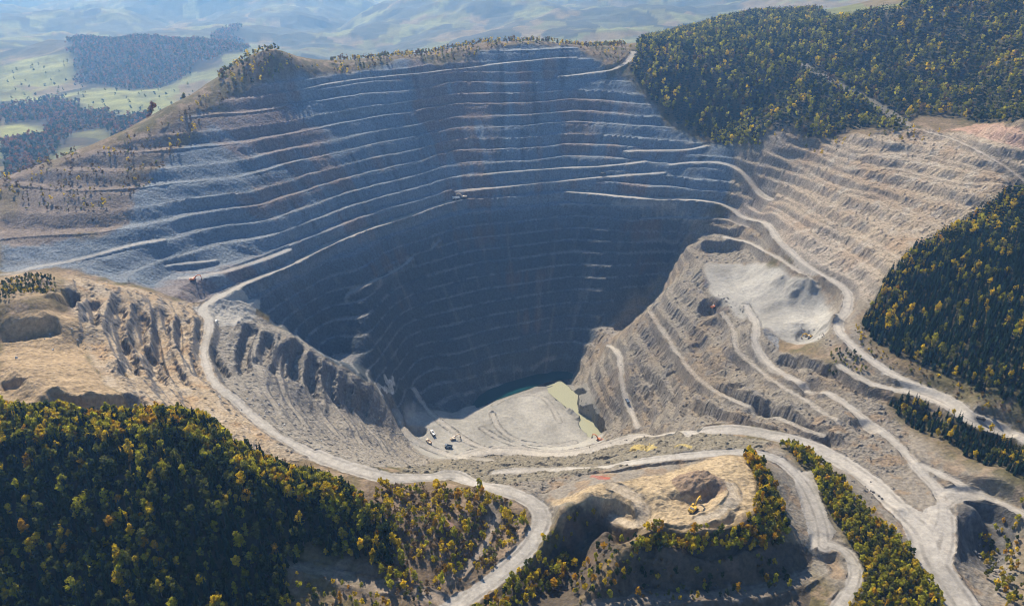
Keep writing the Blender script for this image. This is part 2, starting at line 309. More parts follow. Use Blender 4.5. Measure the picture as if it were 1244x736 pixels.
# ------------------------------------------------------------------ roads and benches cut along the photo's lines
def smooth_path(poly, step=3.0):
    p = np.array(poly, float)
    q = np.concatenate([[2*p[0]-p[1]], p, [2*p[-1]-p[-2]]])
    out = []
    for i in range(1, len(q)-2):
        for t in np.linspace(0, 1, 12, endpoint=False):
            a, b, c, d = q[i-1], q[i], q[i+1], q[i+2]
            out.append(.5*((2*b)+(-a+c)*t+(2*a-5*b+4*c-d)*t*t+(-a+3*b-3*c+d)*t**3))
    out.append(p[-1]); o = np.array(out)
    x, y = W(o[:, 0], o[:, 1])
    d = np.concatenate([[0], np.cumsum(np.hypot(np.diff(x), np.diff(y)))])
    s = np.arange(0, d[-1], step)
    x = np.interp(s, d, x); y = np.interp(s, d, y)
    def sm(v, n):
        for _ in range(n):
            v = np.concatenate([v[:1], (v[:-2]+2*v[1:-1]+v[2:])/4, v[-1:]])
        return v
    x, y = sm(x, 6), sm(y, 6)
    z = sm(lookup(G, np.arctan2(x, y), np.log(np.hypot(x, y))), 60)
    return x, y, z
ROAD = np.zeros_like(H); RC = np.zeros_like(H)
EDGE = np.full(H.shape, 99.0, np.float32)
def stamp(poly, width, side=7.0, strength=1.0, tone=1.0, dz=0.0, berm=0.0):
    global H
    x, y, z = smooth_path(poly); hw = width/2
    dist = {}
    n = len(x)
    for s in range(0, n, 16):
        e = min(n, s+17); xs, ys, zs_ = x[s:e], y[s:e], z[s:e]
        a = np.arctan2(xs, ys); l = np.log(np.hypot(xs, ys)); D = math.exp(l.mean()); r = (hw+side+4)/D
        i0, i1 = np.searchsorted(az, (a.min()-r*1.3, a.max()+r*1.3)); j0, j1 = np.searchsorted(ln, (l.min()-r*1.1, l.max()+r*1.1))
        if i1 <= i0 or j1 <= j0: continue
        sx, sy = X[i0:i1, j0:j1], Y[i0:i1, j0:j1]
        best = np.full(sx.shape, 1e9, np.float32); bz = np.zeros(sx.shape, np.float32)
        for q in range(e-s-1):
            ux, uy = xs[q+1]-xs[q], ys[q+1]-ys[q]; u2 = ux*ux+uy*uy+1e-9
            tq = np.clip(((sx-xs[q])*ux+(sy-ys[q])*uy)/u2, 0, 1)
            d = (sx-xs[q]-tq*ux)**2+(sy-ys[q]-tq*uy)**2; m = d < best
            best[m] = d[m]; bz[m] = (zs_[q]+tq*(zs_[q+1]-zs_[q]))[m]
        dist[(i0, i1, j0, j1)] = (np.sqrt(best), bz)
    BD = np.full(H.shape, 1e4, np.float32); BZ = np.zeros_like(BD)
    for (i0, i1, j0, j1), (b, bz) in dist.items():
        t = BD[i0:i1, j0:j1]; u = BZ[i0:i1, j0:j1]; m = b < t; t[m] = b[m]; u[m] = bz[m]
    near = BD < hw+side+3
    dn = BD[near]; nz = (n9[near]*2.4+n30[near]*2.4)
    w = (1-sstep(hw, hw+side, dn))*strength
    H[near] = H[near]*(1-w)+(BZ[near]+dz+n9[near]*.15)*w
    rd = (1-sstep(hw-.8, hw+.8, dn+nz))*tone
    ROAD[near] = np.maximum(ROAD[near], rd)
    if berm: EDGE[near] = np.minimum(EDGE[near], dn-hw)
    if strength < 1: rd = rd*sstep(-.25, .2, n30[near]+.5*n9[near])
    ru = np.clip(1-dn/hw, 0, 1)
    RC[near] = np.maximum(RC[near], ru)
ROADS = [
 ([(560,243),(530,251),(500,262),(450,278),(400,298),(360,318),(320,335),(285,352),(262,364),(245,374),(252,386),(254,402),(248,425),(250,442),(262,468),(290,492),(325,520),(360,542),(400,560)], 9.0, 1.0),
 ([(385,553),(400,560),(430,570),(470,578),(540,581),(590,591),(630,601),(652,615),(660,632),(648,655),(622,685),(590,712),(552,738),(500,770)], 14.5, 1.0),
 ([(690,234),(720,236),(760,240),(800,243),(840,244),(880,248),(905,254),(930,270),(960,305),(990,330),(1025,350),(1030,372),(1018,396),(1036,420),(1065,443),(1100,463),(1150,484),(1200,512),(1244,534),(1300,560)], 12, 1.0),
 ([(880,287),(920,300),(950,318),(975,335),(990,350)], 8, .9),
 ([(560,556),(600,548),(660,552),(700,550),(740,541),(790,530),(840,524),(900,524),(960,534),(1010,555),(1060,588),(1100,625),(1125,650),(1140,690),(1165,725),(1190,770)], 21, 1.0),
 ([(600,575),(660,572),(720,568),(780,560),(840,553),(880,550),(920,552),(950,562),(975,585),(990,615),(1000,645),(1000,668)], 11, 1.0),
 ([(1000,660),(1025,668),(1040,690),(1035,712),(1015,740)], 10, 1.0),
 ([(1020,445),(1060,468),(1110,478),(1160,500),(1200,524),(1220,528)], 10, .9),
 ([(905,372),(918,395),(917,415),(930,440),(965,462),(1010,480),(1050,510),(1090,540),(1120,575),(1142,600),(1145,630),(1135,655)], 10, .85),
 ([(1142,600),(1170,597),(1200,605),(1230,620),(1280,640)], 9, .9),
 ([(1120,565),(1160,585),(1200,606)], 8, .85),
 ([(1150,612),(1160,604),(1180,604)], 9, .9),
 ([(1140,690),(1150,660),(1150,625)], 12, .9),
 ([(740,420),(752,430),(755,460),(762,490),(775,520)], 8, .9),
 ([(502,472),(512,490),(530,508),(545,520),(575,540),(610,550)], 7, .9),
 ([(480,500),(500,532),(540,552),(600,560)], 9, .7),
 ([(870,372),(890,400),(895,425),(915,445),(950,470),(985,490),(1020,520)], 7, .5),
 ([(790,380),(810,410),(830,440),(860,470),(900,490),(950,510),(1000,530)], 7, .5),
 ([(598,503),(606,520),(630,536),(670,541),(700,538)],6,.55),
 ([(640,545),(610,535),(585,520)],6,.5),
 ([(600,498),(640,492),(668,500),(680,520)],5,.4),
 ([(850,632),(878,622),(893,604),(885,590)],8,.5),
 ([(745,630),(770,645),(782,620),(770,600),(740,590)], 9, .4),
 ([(560,700),(590,660),(605,630),(598,612)], 5, .35),
 ([(770,63),(763,75),(745,86),(726,89),(680,94)], 11, .9),
 ([(975,78),(1020,104),(1060,125),(1098,150)], 24, .35),
 ([(1098,150),(1150,178),(1200,200),(1250,222)], 6, .5),
 ([(340,680),(420,705),(500,718),(550,735)], 9, .25),
 ([(700,745),(780,728),(880,722),(950,712),(1000,690)], 10, .25),
]
def scarp(poly, h, wid):
    global H
    x, y, z = smooth_path(poly, 4.0); n = len(x)
    bd = np.full(H.shape, 1e4, np.float32); sg = np.zeros_like(bd); tp = np.zeros_like(bd)
    for q in range(n-1):
        a_, l_ = math.atan2(x[q], y[q]), math.log(math.hypot(x[q], y[q])); r = (wid*2.2+14)/math.exp(l_)
        i0, i1 = np.searchsorted(az, (a_-r*1.2, a_+r*1.2)); j0, j1 = np.searchsorted(ln, (l_-r, l_+r))
        sx, sy = X[i0:i1, j0:j1], Y[i0:i1, j0:j1]; ux, uy = x[q+1]-x[q], y[q+1]-y[q]; u2 = ux*ux+uy*uy+1e-9
        tq = np.clip(((sx-x[q])*ux+(sy-y[q])*uy)/u2, 0, 1); d = np.hypot(sx-x[q]-tq*ux, sy-y[q]-tq*uy)
        s_ = np.sign((sx-x[q])*uy-(sy-y[q])*ux); b = bd[i0:i1, j0:j1]; m = d < b
        b[m] = d[m]; sg[i0:i1, j0:j1][m] = s_[m]; tp[i0:i1, j0:j1][m] = ((q+tq)/(n-1))[m]
    near = bd < wid*2+10
    d = (bd*sg)[near]+n9[near]*2.2+gully[near]*3; t = tp[near]
    prof = sstep(0, wid*.45, d)*(1-sstep(wid*.9, wid*2.1, d))
    up_ = sstep(-wid*1.4, -1, d)*(1-sstep(-1, wid*.3, d))*.35
    H[near] += (-h*prof+h*up_)*sstep(0, .12, t)*(1-sstep(.86, 1, t))*(.75+.5*n30[near])
for p_, h_, w_ in [([(845,462),(870,468),(905,480),(950,498),(1000,524),(1040,548)],18,11),([(835,486),(870,497),(925,516),(980,540),(1020,560)],14,10),([(945,432),(975,436),(1010,446),(1045,444)],13,9),
    ([(850,298),(880,296),(912,298)],14,9),([(850,278),(880,275),(910,278)],12,8),([(860,258),(885,256),(910,262)],8,7),([(1020,452),(1060,474),(1100,490),(1150,512)],6,7),([(790,395),(815,430),(850,462)],9,9),([(770,430),(795,462),(830,490)],8,8),([(745,450),(770,480),(800,508)],7,7),
    ([(60,478),(105,492),(150,486),(165,480)],9,8),([(0,468),(25,462),(40,470)],8,7),([(0,398),(35,395),(75,388)],14,9),([(800,640),(860,634),(905,622)],3,5)]:
    scarp(p_, h_, w_)
for p_, h_, w_ in [([(75,343),(68,368)],10,8),([(102,349),(97,392)],9,8),([(137,350),(127,394),(143,425),(147,462)],10,8),([(162,362),(154,409),(172,429),(183,466)],10,8),([(188,368),(184,413),(195,440),(216,470)],10,8),([(215,380),(215,421),(238,462)],9,7),([(240,384),(238,405),(250,429),(271,458)],9,7),
    ([(301,384),(287,425),(289,454)],10,8),([(318,398),(309,450)],10,8),([(342,412),(328,462)],11,8),([(357,411),(346,448),(355,468)],11,8),([(377,427),(367,460),(380,490)],11,8),([(397,440),(391,464),(407,494)],11,7),([(416,455),(412,480),(427,502)],11,7),([(435,468),(434,498)],10,7)]:
    scarp(p_[::-1], h_*(1.65 if p_[0][0] < 260 else 1.35), w_*1.1)
for p_, h_, w_ in [([(560,557),(640,549),(700,550),(740,540)],4,4),([(590,566),(700,562),(780,545),(830,533)],4,4),([(610,584),(720,575),(800,563),(880,557)],3.5,4),([(480,572),(560,578),(640,596)],4,4),
    ([(652,672),(680,638),(705,612),(735,630),(754,657)],8,10),([(765,668),(800,643),(850,649),(890,646),(914,634),(928,606)],9,7),([(812,598),(835,606),(858,600),(872,588)],3.5,6),([(848,634),(880,626),(897,606)],4,5)]:
    scarp(p_, h_, w_)
for bi, (p, w) in enumerate(BENCHES):
    if 4 <= bi < 15 and bi not in (9, 11): continue
    if bi < 22: stamp(p, w, 3.0, .9, 0.6)
    else: stamp(p, w*.7, 3.0, .5, 0.08)
for p, w, tone in ROADS: stamp(p, w, 6.0, 1.0, tone, berm=1.0)
YARD = np.maximum(mask_fine([(1082,603),(1120,622),(1148,606),(1158,640),(1156,690),(1182,745),(1150,745),(1120,690),(1100,650)], 3), mask_fine([(962,575),(985,572),(1002,620),(1016,645),(1002,668),(984,668),(978,630)], 3))
ROAD = np.maximum(ROAD, YARD*.9)
H += 1.5*np.exp(-((EDGE-1.2)/1.2)**2)*sstep(-.15, .25, fbm(X, Y, 12, 2, 73))*(1-YARD)*(1-ROAD)
APRON = mask_fine([(235,372),(262,356),(290,355),(315,368),(308,382),(290,396),(268,396),(250,392)], 4)
# cuts, hollows and spoil heaps: (photo column, row, height, radius, steepness)
for fx, fy, fh, fr, fp in [(866,372,-15,15,4),(860,368,-12,11,4),(505,523,-15,13,5),(980,408,-7,12,4),(970,396,7,10,1.6),(1000,402,8,11,1.6),(1012,396,6,8,1.6),(968,348,9,12,1.6),(948,342,7,9,1.6),(985,350,7,9,1.6),(962,360,6,8,1.6),(940,370,3,8,1.6),(905,350,2,9,1.6),
    (485,468,9,11,1.6),(472,480,6,8,1.6),(620,508,2.5,8,1.6),(650,490,4,9,1.6),(596,500,3,9,1.6),(692,500,5,7,1.6),(700,512,4,6,1.6),(832,590,6,11,2),(850,586,6,10,2),(868,592,5,9,2),(885,612,4,8,2),(800,600,3,9,1.6),(775,620,3,7,1.6),
    (900,468,-8,12,4),(930,498,-9,13,4),(1015,515,6,12,2),(985,470,-8,12,4),(1050,520,-7,11,4),(815,445,7,10,1.6),(790,470,6,9,1.6),(850,420,-8,12,4),(1092,620,3,6,1.6),(40,470,5,10,2),(20,455,5,9,2),(120,495,7,14,2),(60,485,4,10,2),(90,380,-6,14,4)]:
    gx, gy = W(fx, fy); fd = np.hypot(X-gx[0], Y-gy[0])*(1+.35*fbm(X, Y, 16, 2, 64))/fr; loc = fd < 2.5
    H[loc] += (fh*np.exp(-fd[loc]**fp)*(1+.3*n9[loc]))
POND = [(686,473),(703,472),(711,477),(708,479),(702,481),(703,494),(715,495),(725,508),(730,521),(720,529),(705,527),(703,518),(704,505),(694,497),(674,489),(673,484),(681,479)]
POND = [(703+(a_-703)*1.3, b_) for a_, b_ in POND]
TEAL = [(572,503),(600,495),(640,482),(668,470),(692,462),(702,446),(690,436),(650,438),(620,450),(590,470)]
m_p, m_t = mask_fine(POND, 3), up(mask(TEAL, soft=1))
m_floor_ = sstep(.4, .6, m_fl); H = H*(1-m_floor_*(BASE < 9))+np.maximum(H, .9)*m_floor_*(BASE < 9)
H = H*(1-m_p)-1.5*m_p
H = H*(1-m_t)-5*m_t
# ------------------------------------------------------------------ ground colours (what each surface is made of, plus some painted shade)
def C3(r, g, b): return np.array([r, g, b], np.float32)
col = np.empty(H.shape+(3,), np.float32)
def paint(m, c):
    global col
    m = np.clip(m, 0, 1).astype(np.float32)[..., None]; col = col*(1-m)+c*m
nA = fbm(X, Y, 70, 4, 20); nB = fbm(X, Y, 18, 3, 21); nC = fbm(X, Y, 6, 2, 22); nD = fbm(X, Y, 240, 3, 23)
streak = fbm(ALONG, BASE*.22, 24, 4, 24)
SCRUB, SCRUB2, SOIL = C3(.16,.12,.07), C3(.11,.095,.045), C3(.25,.185,.125)
col[:] = SCRUB
paint(sstep(-.2, .3, nA), SCRUB2); paint(sstep(.05, .35, nB)*.8, SOIL)
# pit rock: blue-grey andesite with rusty bands
ROCK, ROCKD, RUST, PALE = C3(.18,.212,.245), C3(.115,.15,.185), C3(.20,.125,.09), C3(.28,.27,.25)
rock = np.empty_like(col); rock[:] = ROCK
t = sstep(-.3, .3, nA+streak*.4)[..., None]; rock = rock*(1-t*.5)+ROCKD*t*.5
low = sstep(245, 150, H)[..., None]*.75; rock = rock*(1-low)+C3(.05,.065,.075)*low  # greyer, darker rock below; the dark tone deepens the lower wall's shade
t = (sstep(.1, .42, nD+streak*.45+.12*np.sin(BASE/9))*.6)[..., None]; rock = rock*(1-t)+RUST*t
t = (sstep(.18, .45, fbm(ALONG, BASE*.12, 22, 3, 63))*.55)[..., None]; rock = rock*(1-t)+C3(.085,.095,.105)*t
t = (sstep(.15, .5, streak+nB*.4)*.3)[..., None]; rock = rock*(1-t)+PALE*t
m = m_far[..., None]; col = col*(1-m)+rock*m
# sunlit spur: tan waste rock with ochre streaks, greyer below the road
TAN, OCHRE, GREY = C3(.36,.28,.185), C3(.36,.24,.13), C3(.235,.22,.19)
sp = np.empty_like(col); sp[:] = TAN
t = sstep(0, .4, fbm(X+Y*.4, Y*2.2, 34, 3, 26))[..., None]; sp = sp*(1-t*.8)+OCHRE*t*.8
t = (sstep(-.05, .3, nB)*.5)[..., None]; sp = sp*(1-t)+C3(.44,.37,.28)*t
g = sstep(240, 222, BASE)[..., None]; sp = sp*(1-g*.85)+(GREY*(1+.25*nB[..., None]))*g*.85
m = m_spur[..., None]; col = col*(1-m)+sp*m
rt = np.empty_like(col); rt[:] = C3(.335,.275,.20)
t = sstep(-.05, .35, nA)[..., None]; rt = rt*(1-t*.6)+C3(.36,.25,.15)*t*.5
t = (sstep(.05, .4, nB)*.6)[..., None]; rt = rt*(1-t)+C3(.41,.365,.30)*t
t = sstep(262, 225, BASE)[..., None]; rt = rt*(1-t*.6)+C3(.33,.30,.26)*t*.6
m = m_rt[..., None]; col = col*(1-m)+rt*m
rl = np.empty_like(col); rl[:] = C3(.225,.20,.16)
t = sstep(-.1, .3, nA+nB*.3)[..., None]; rl = rl*(1-t*.6)+C3(.25,.185,.115)*t*.5
t = (sstep(.1, .4, nB)*.6)[..., None]; rl = rl*(1-t)+C3(.17,.165,.155)*t
m = m_rl[..., None]; col = col*(1-m)+rl*m
paint(m_near, C3(.215,.19,.14))
paint(m_grav*(1-m_for), C3(.215,.19,.155)); paint(m_grav*(1-m_for)*sstep(0,.3,nB), C3(.23,.175,.12)); paint(m_brown*.8, C3(.15,.11,.075)); paint(m_brown*sstep(.0,.35,nB), C3(.24,.18,.125))
fl = C3(.30,.29,.262)*(1+.22*nB[..., None]+.45*nA[..., None]); m = m_flat[..., None]; col = col*(1-m)+fl*m
ms = C3(.37,.285,.175)*(1+.2*nB[..., None]); m = m_mesa[..., None]; col = col*(1-m)+ms*m
spp = C3(.34,.25,.15)*(1+.2*nB[..., None]+.25*fbm(X, Y*3, 26, 3, 30)[..., None]); m = np.clip(m_sp+m_top*.6, 0, 1)[..., None]; col = col*(1-m)+spp*m
# steep scarps are bare darker rock, flats dusty
dX = np.gradient(H, axis=0)/(np.gradient(az)[:, None]*DIST+1e-6); dR = np.gradient(H, axis=1)/(np.gradient(ln)[None]*DIST)
SLP = np.hypot(dX, dR)
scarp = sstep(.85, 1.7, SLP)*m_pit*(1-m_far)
paint(scarp*.5, C3(.16,.15,.14)); paint(sstep(.75, 1.3, SLP)*m_spur*(1-m_far)*.7, C3(.13,.128,.13))  # spur faces get a second dark coat that deepens their shade
dust = (1-sstep(.15, .5, SLP))*m_far
paint(dust*(.2+.3*sstep(235,200,H)), C3(.28,.26,.24))
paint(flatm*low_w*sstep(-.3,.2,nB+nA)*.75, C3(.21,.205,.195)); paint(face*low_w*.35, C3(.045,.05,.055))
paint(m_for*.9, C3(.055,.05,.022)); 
# far country: meadows and woods
vf = sstep(1500, 2200, DIST)*(1-sstep(.5, .9, m_pit))
vn = fbm(X, Y, 420, 4, 40); vn2 = fbm(X, Y, 130, 3, 41)
val = np.empty_like(col); val[:] = C3(.12,.12,.045)
t = sstep(-.02, .1, vn+vn2*.35)[..., None]; val = val*(1-t)+C3(.05,.045,.022)*t
t = (sstep(.1, .3, vn2)*.6)[..., None]*(1-t*.5); val = val*(1-t)+C3(.085,.05,.022)*t
MEADOW = [[(0,88),(40,72),(85,72),(90,95),(60,105),(0,112)],[(0,110),(60,112),(130,108),(210,108),(235,118),(180,130),(120,132),(80,118),(0,124)],[(0,150),(35,150),(60,160),(30,168),(0,172)]]
DARKW = [[(85,62),(110,55),(200,58),(290,52),(300,65),(230,90),(190,108),(110,105),(90,85)],[(0,125),(70,118),(125,135),(150,138),(130,155),(70,160),(40,150),(0,148)],[(0,172),(60,162),(90,165),(60,195),(0,222)],[(120,152),(180,135),(190,145),(130,160)]]
cell = np.floor(X/190+fbm(X, Y, 400, 2, 66)*1.5)*13.1+np.floor(Y/260+fbm(X, Y, 400, 2, 67)*1.5)*7.7
fld = np.mod(np.sin(cell)*437.5, 1).astype(np.float32)[..., None]
val = np.where(fld > .72, C3(.15,.16,.06), np.where(fld > .5, C3(.16,.125,.06), np.where(fld < .22, C3(.045,.045,.025), val)))
fw_ = (sstep(3800, 5000, DIST)*sstep(-.06, .06, vn+vn2*.3))[..., None]; val = val*(1-fw_)+C3(.055,.062,.045)*fw_
m_me, m_dk = up(mask(*MEADOW, soft=1)), up(mask(*DARKW, soft=1))
meadow = C3(.20,.21,.07)*(1+.3*vn2[..., None])
m = (m_me*sstep(-.35, -.1, vn2))[..., None]; val = val*(1-m)+meadow*m
m = m_dk[..., None]; val = val*(1-m)+C3(.04,.036,.024)*m
m = vf[..., None]; col = col*(1-m)+val*m
lsc = sstep(.3,.7,up(mask([(0,215),(100,190),(200,155),(245,140),(300,108),(290,125),(240,165),(190,205),(160,245),(150,285),(100,292),(0,300)], soft=3))+.3*nB)
paint(lsc*.85, C3(.19,.145,.11)); paint(lsc*sstep(.05,.4,nB)*.7, C3(.26,.21,.17)); paint(lsc*sstep(.1,.4,nA)*.6, C3(.15,.12,.06))
# soil darkened to deepen slope shade, then stains and spoil of their own colour
shade_soil = np.maximum(mask_fine([(765,672),(800,650),(850,655),(915,640),(960,655),(985,670),(985,740),(690,745),(745,690)], 5), mask_fine([(655,675),(700,618),(740,636),(757,662),(690,740),(600,740),(640,695)], 5))
paint(shade_soil*(1-ROAD)*.85, C3(.075,.062,.048)); paint(shade_soil*(1-ROAD)*sstep(.1,.4,nB)*.6, C3(.14,.10,.07))
mound = mask_fine([(815,585),(850,577),(880,585),(885,600),(860,606),(825,605)], 5); paint(mound*.8, C3(.20,.14,.10))
slag = mask_fine([(1165,613),(1185,606),(1228,622),(1234,650),(1222,682),(1195,692),(1166,682),(1156,640)], 4); paint(slag*(1-ROAD)*.9, C3(.085,.083,.08)); paint(slag*(1-ROAD)*sstep(.0,.3,fbm(X, Y*.35, 5, 2, 68))*.6, C3(.17,.165,.155))
for poly, c in (([(765,543),(785,540),(795,545),(770,548)], C3(.55,.42,.12)), ([(820,540),(838,538),(838,544),(822,545)], C3(.55,.42,.12)), ([(718,578),(738,577),(740,582),(722,585)], C3(.34,.06,.035)),
                ([(462,470),(472,462),(482,465),(482,476),(470,478),(458,475)], C3(.75,.73,.68)), ([(1190,150),(1244,160),(1244,190),(1190,175),(1150,160)], C3(.44,.28,.21))):
    paint(mask_fine(poly, 9)*(.55+.5*nB), c)
roadc = (C3(.39,.365,.325)*(1+.12*nB[..., None]+.10*nC[..., None]))
tr = sstep(.15, .3, RC)*(1-sstep(.45, .6, RC)); roadc = roadc*(1-.26*(tr*(.6+.8*sstep(-.2,.3,nB)))[..., None])*(1-.18*sstep(.05,.35,nA)[..., None])
m = (ROAD*.9)[..., None]; col = col*(1-m)+roadc*m
paint(np.exp(-((EDGE-1.6)/1.3)**2)*sstep(-.25, .15, nC+nB)*(1-YARD)*.7, C3(.13,.118,.10))
wet = np.clip(up(mask(POND, TEAL, soft=3))*1.3, 0, 1)*(1-m_p); paint(wet*m_fl*.6, C3(.15,.145,.12))
paint(APRON*.85, C3(.38,.36,.32))
col *= (1+.10*nC+.10*fbm(X, Y, 2.6, 2, 44))[..., None]
col = np.clip(col, .008, .85)
# ------------------------------------------------------------------ materials
def mat(name):
    m = bpy.data.materials.new(name); m.use_nodes = True; nt = m.node_tree
    return m, nt, nt.nodes['Principled BSDF']
def ground_mat(name, bump=.6, scale=.35, rough=.95, var=.35):
    m, nt, b = mat(name); N = nt.nodes.new; L = nt.links.new
    at = N('ShaderNodeAttribute'); at.attribute_name = 'Col'
    geo = N('ShaderNodeNewGeometry')
    n1 = N('ShaderNodeTexNoise'); n1.inputs['Scale'].default_value = scale; n1.inputs['Detail'].default_value = 5; n1.inputs['Roughness'].default_value = .65
    L(geo.outputs['Position'], n1.inputs['Vector'])
    mr = N('ShaderNodeMapRange'); mr.inputs[1].default_value = .25; mr.inputs[2].default_value = .75; mr.inputs[3].default_value = 1-var; mr.inputs[4].default_value = 1+var
    L(n1.outputs['Fac'], mr.inputs[0])
    mx = N('ShaderNodeVectorMath'); mx.operation = 'SCALE'; L(at.outputs['Color'], mx.inputs[0]); L(mr.outputs[0], mx.inputs['Scale'])
    L(mx.outputs[0], b.inputs['Base Color'])
    bp = N('ShaderNodeBump'); bp.inputs['Strength'].default_value = bump; bp.inputs['Distance'].default_value = 1.5; L(n1.outputs['Fac'], bp.inputs['Height']); L(bp.outputs[0], b.inputs['Normal'])
    b.inputs['Roughness'].default_value = rough; b.inputs['Specular IOR Level'].default_value = .15
    return m
M_ROCK = ground_mat('broken_rock', 1.1, .35, .95, .5); M_ROAD = ground_mat('crushed_stone', .35, .4, .95, .2); M_SOIL = ground_mat('soil_and_scrub', .8, .3, .95, .45); M_VAL = ground_mat('meadows_and_woods', .3, .02, .95, .35); M_FLOOR = ground_mat('pit_floor_gravel', .5, .25, .95, .2)
# ------------------------------------------------------------------ ground sheets
COLL = bpy.context.scene.collection
def tag(o, label=None, cat=None, group=None, kind=None):
    for k_, v in (('label', label), ('category', cat), ('group', group), ('kind', kind)):
        if v: o[k_] = v
    return o
def mesh_np(name, V, Fq, m, cols=None, parent=None, smooth=False):
    me = bpy.data.meshes.new(name); nf, k_ = Fq.shape
    me.vertices.add(len(V)); me.vertices.foreach_set('co', np.ascontiguousarray(V, np.float32).ravel())
    me.loops.add(nf*k_); me.loops.foreach_set('vertex_index', np.ascontiguousarray(Fq, np.int32).ravel())
    me.polygons.add(nf); me.polygons.foreach_set('loop_start', np.arange(0, nf*k_, k_, dtype=np.int32))
    try: me.polygons.foreach_set('loop_total', np.full(nf, k_, np.int32))
    except Exception: pass
    me.update(calc_edges=True)
    me.polygons.foreach_set('use_smooth', np.full(nf, smooth, bool))
    if cols is not None:
        a = me.attributes.new('Col', 'FLOAT_COLOR', 'POINT'); a.data.foreach_set('color', np.concatenate([cols, np.ones((len(cols), 1), np.float32)], 1).astype(np.float32).ravel())
    me.materials.append(m)
    o = bpy.data.objects.new(name, me); COLL.objects.link(o)
    if parent: o.parent = parent
    return o
ii, jj = np.meshgrid(np.arange(NA-1), np.arange(NL-1), indexing='ij')
v0 = (ii*NL+jj)
QUADS = np.stack([v0, v0+1, v0+NL+1, v0+NL], -1).reshape(-1, 4)   # wound so that faces look up
def fc(M): return ((M[:-1, :-1]+M[1:, 1:]+M[1:, :-1]+M[:-1, 1:])/4).ravel()
cls = np.zeros(len(QUADS), np.int8)
cls[fc(m_pit) > .5] = 1; cls[fc(m_flat) > .5] = 2; cls[fc(DIST) > 2000] = 3; cls[fc(np.maximum(ROAD, APRON)) > .5] = 4
PTS = np.stack([X, Y, H], -1).reshape(-1, 3); CF = col.reshape(-1, 3)
for c, nm, m_ in ((0, 'ground', M_SOIL), (1, 'quarry_terrain', M_ROCK), (2, 'pit_ground', M_FLOOR), (3, 'valley_terrain', M_VAL), (4, 'haul_road', M_ROAD)):
    q = QUADS[cls == c]; u, inv = np.unique(q, return_inverse=True)
    o = mesh_np(nm, PTS[u], inv.reshape(-1, 4), m_, CF[u]); tag(o, kind='structure')
def height(x, y):
    a, l = np.arctan2(x, y), np.log(np.hypot(x, y))
    i = np.clip(np.searchsorted(az, a)-1, 0, NA-2); j = np.clip(np.searchsorted(ln, l)-1, 0, NL-2)
    fa = np.clip((a-az[i])/(az[i+1]-az[i]), 0, 1); fl_ = np.clip((l-ln[j])/(ln[j+1]-ln[j]), 0, 1)
    return (H[i, j]*(1-fa)+H[i+1, j]*fa)*(1-fl_)+(H[i, j+1]*(1-fa)+H[i+1, j+1]*fa)*fl_
# water
def water(name, poly, z, c, rough):
    m, nt, b = mat(name+'_surface'); b.inputs['Base Color'].default_value = (*c, 1); b.inputs['Roughness'].default_value = rough; b.inputs['IOR'].default_value = 1.33
    p = np.array(poly, float); x, y = W(p[:, 0], p[:, 1]); cx, cy = x.mean(), y.mean()
    x, y = cx+(x-cx)*1.06, cy+(y-cy)*1.06
    import bmesh
    bm = bmesh.new(); f_ = bm.faces.new([bm.verts.new((a, b_, z)) for a, b_ in zip(x, y)]); bmesh.ops.triangulate(bm, faces=[f_]); bmesh.ops.recalc_face_normals(bm, faces=bm.faces)
    for ff in bm.faces:
        if ff.normal.z < 0: ff.normal_flip()
    me = bpy.data.meshes.new(name); bm.to_mesh(me); me.materials.append(m); o = bpy.data.objects.new(name, me); COLL.objects.link(o)
    return tag(o, kind='structure')
water('pond_water', POND, 0.4, (.33,.33,.225), .25)
water('deep_pond_water', TEAL, -1.2, (.006,.045,.05), .12)
# ------------------------------------------------------------------ trees
def foliage_mat(name, tr):
    m = bpy.data.materials.new(name); m.use_nodes = True; nt = m.node_tree; nt.nodes.clear(); N = nt.nodes.new; L = nt.links.new
    out = N('ShaderNodeOutputMaterial'); at = N('ShaderNodeAttribute'); at.attribute_name = 'Col'
    geo = N('ShaderNodeNewGeometry'); nz = N('ShaderNodeTexNoise'); nz.inputs['Scale'].default_value = .9; L(geo.outputs['Position'], nz.inputs['Vector'])
    mr = N('ShaderNodeMapRange'); mr.inputs[1].default_value = .3; mr.inputs[2].default_value = .7; mr.inputs[3].default_value = .7; mr.inputs[4].default_value = 1.3; L(nz.outputs['Fac'], mr.inputs[0])
    sc_ = N('ShaderNodeVectorMath'); sc_.operation = 'SCALE'; L(at.outputs['Color'], sc_.inputs[0]); L(mr.outputs[0], sc_.inputs['Scale'])
    d = N('ShaderNodeBsdfDiffuse'); t = N('ShaderNodeBsdfTranslucent'); mx = N('ShaderNodeMixShader'); mx.inputs[0].default_value = tr
    L(sc_.outputs[0], d.inputs['Color']); L(sc_.outputs[0], t.inputs['Color']); L(d.outputs[0], mx.inputs[1]); L(t.outputs[0], mx.inputs[2]); L(mx.outputs[0], out.inputs['Surface'])
    return m
M_LEAF = foliage_mat('autumn_leaves', .55); M_NEEDLE = foliage_mat('conifer_needles', .15)
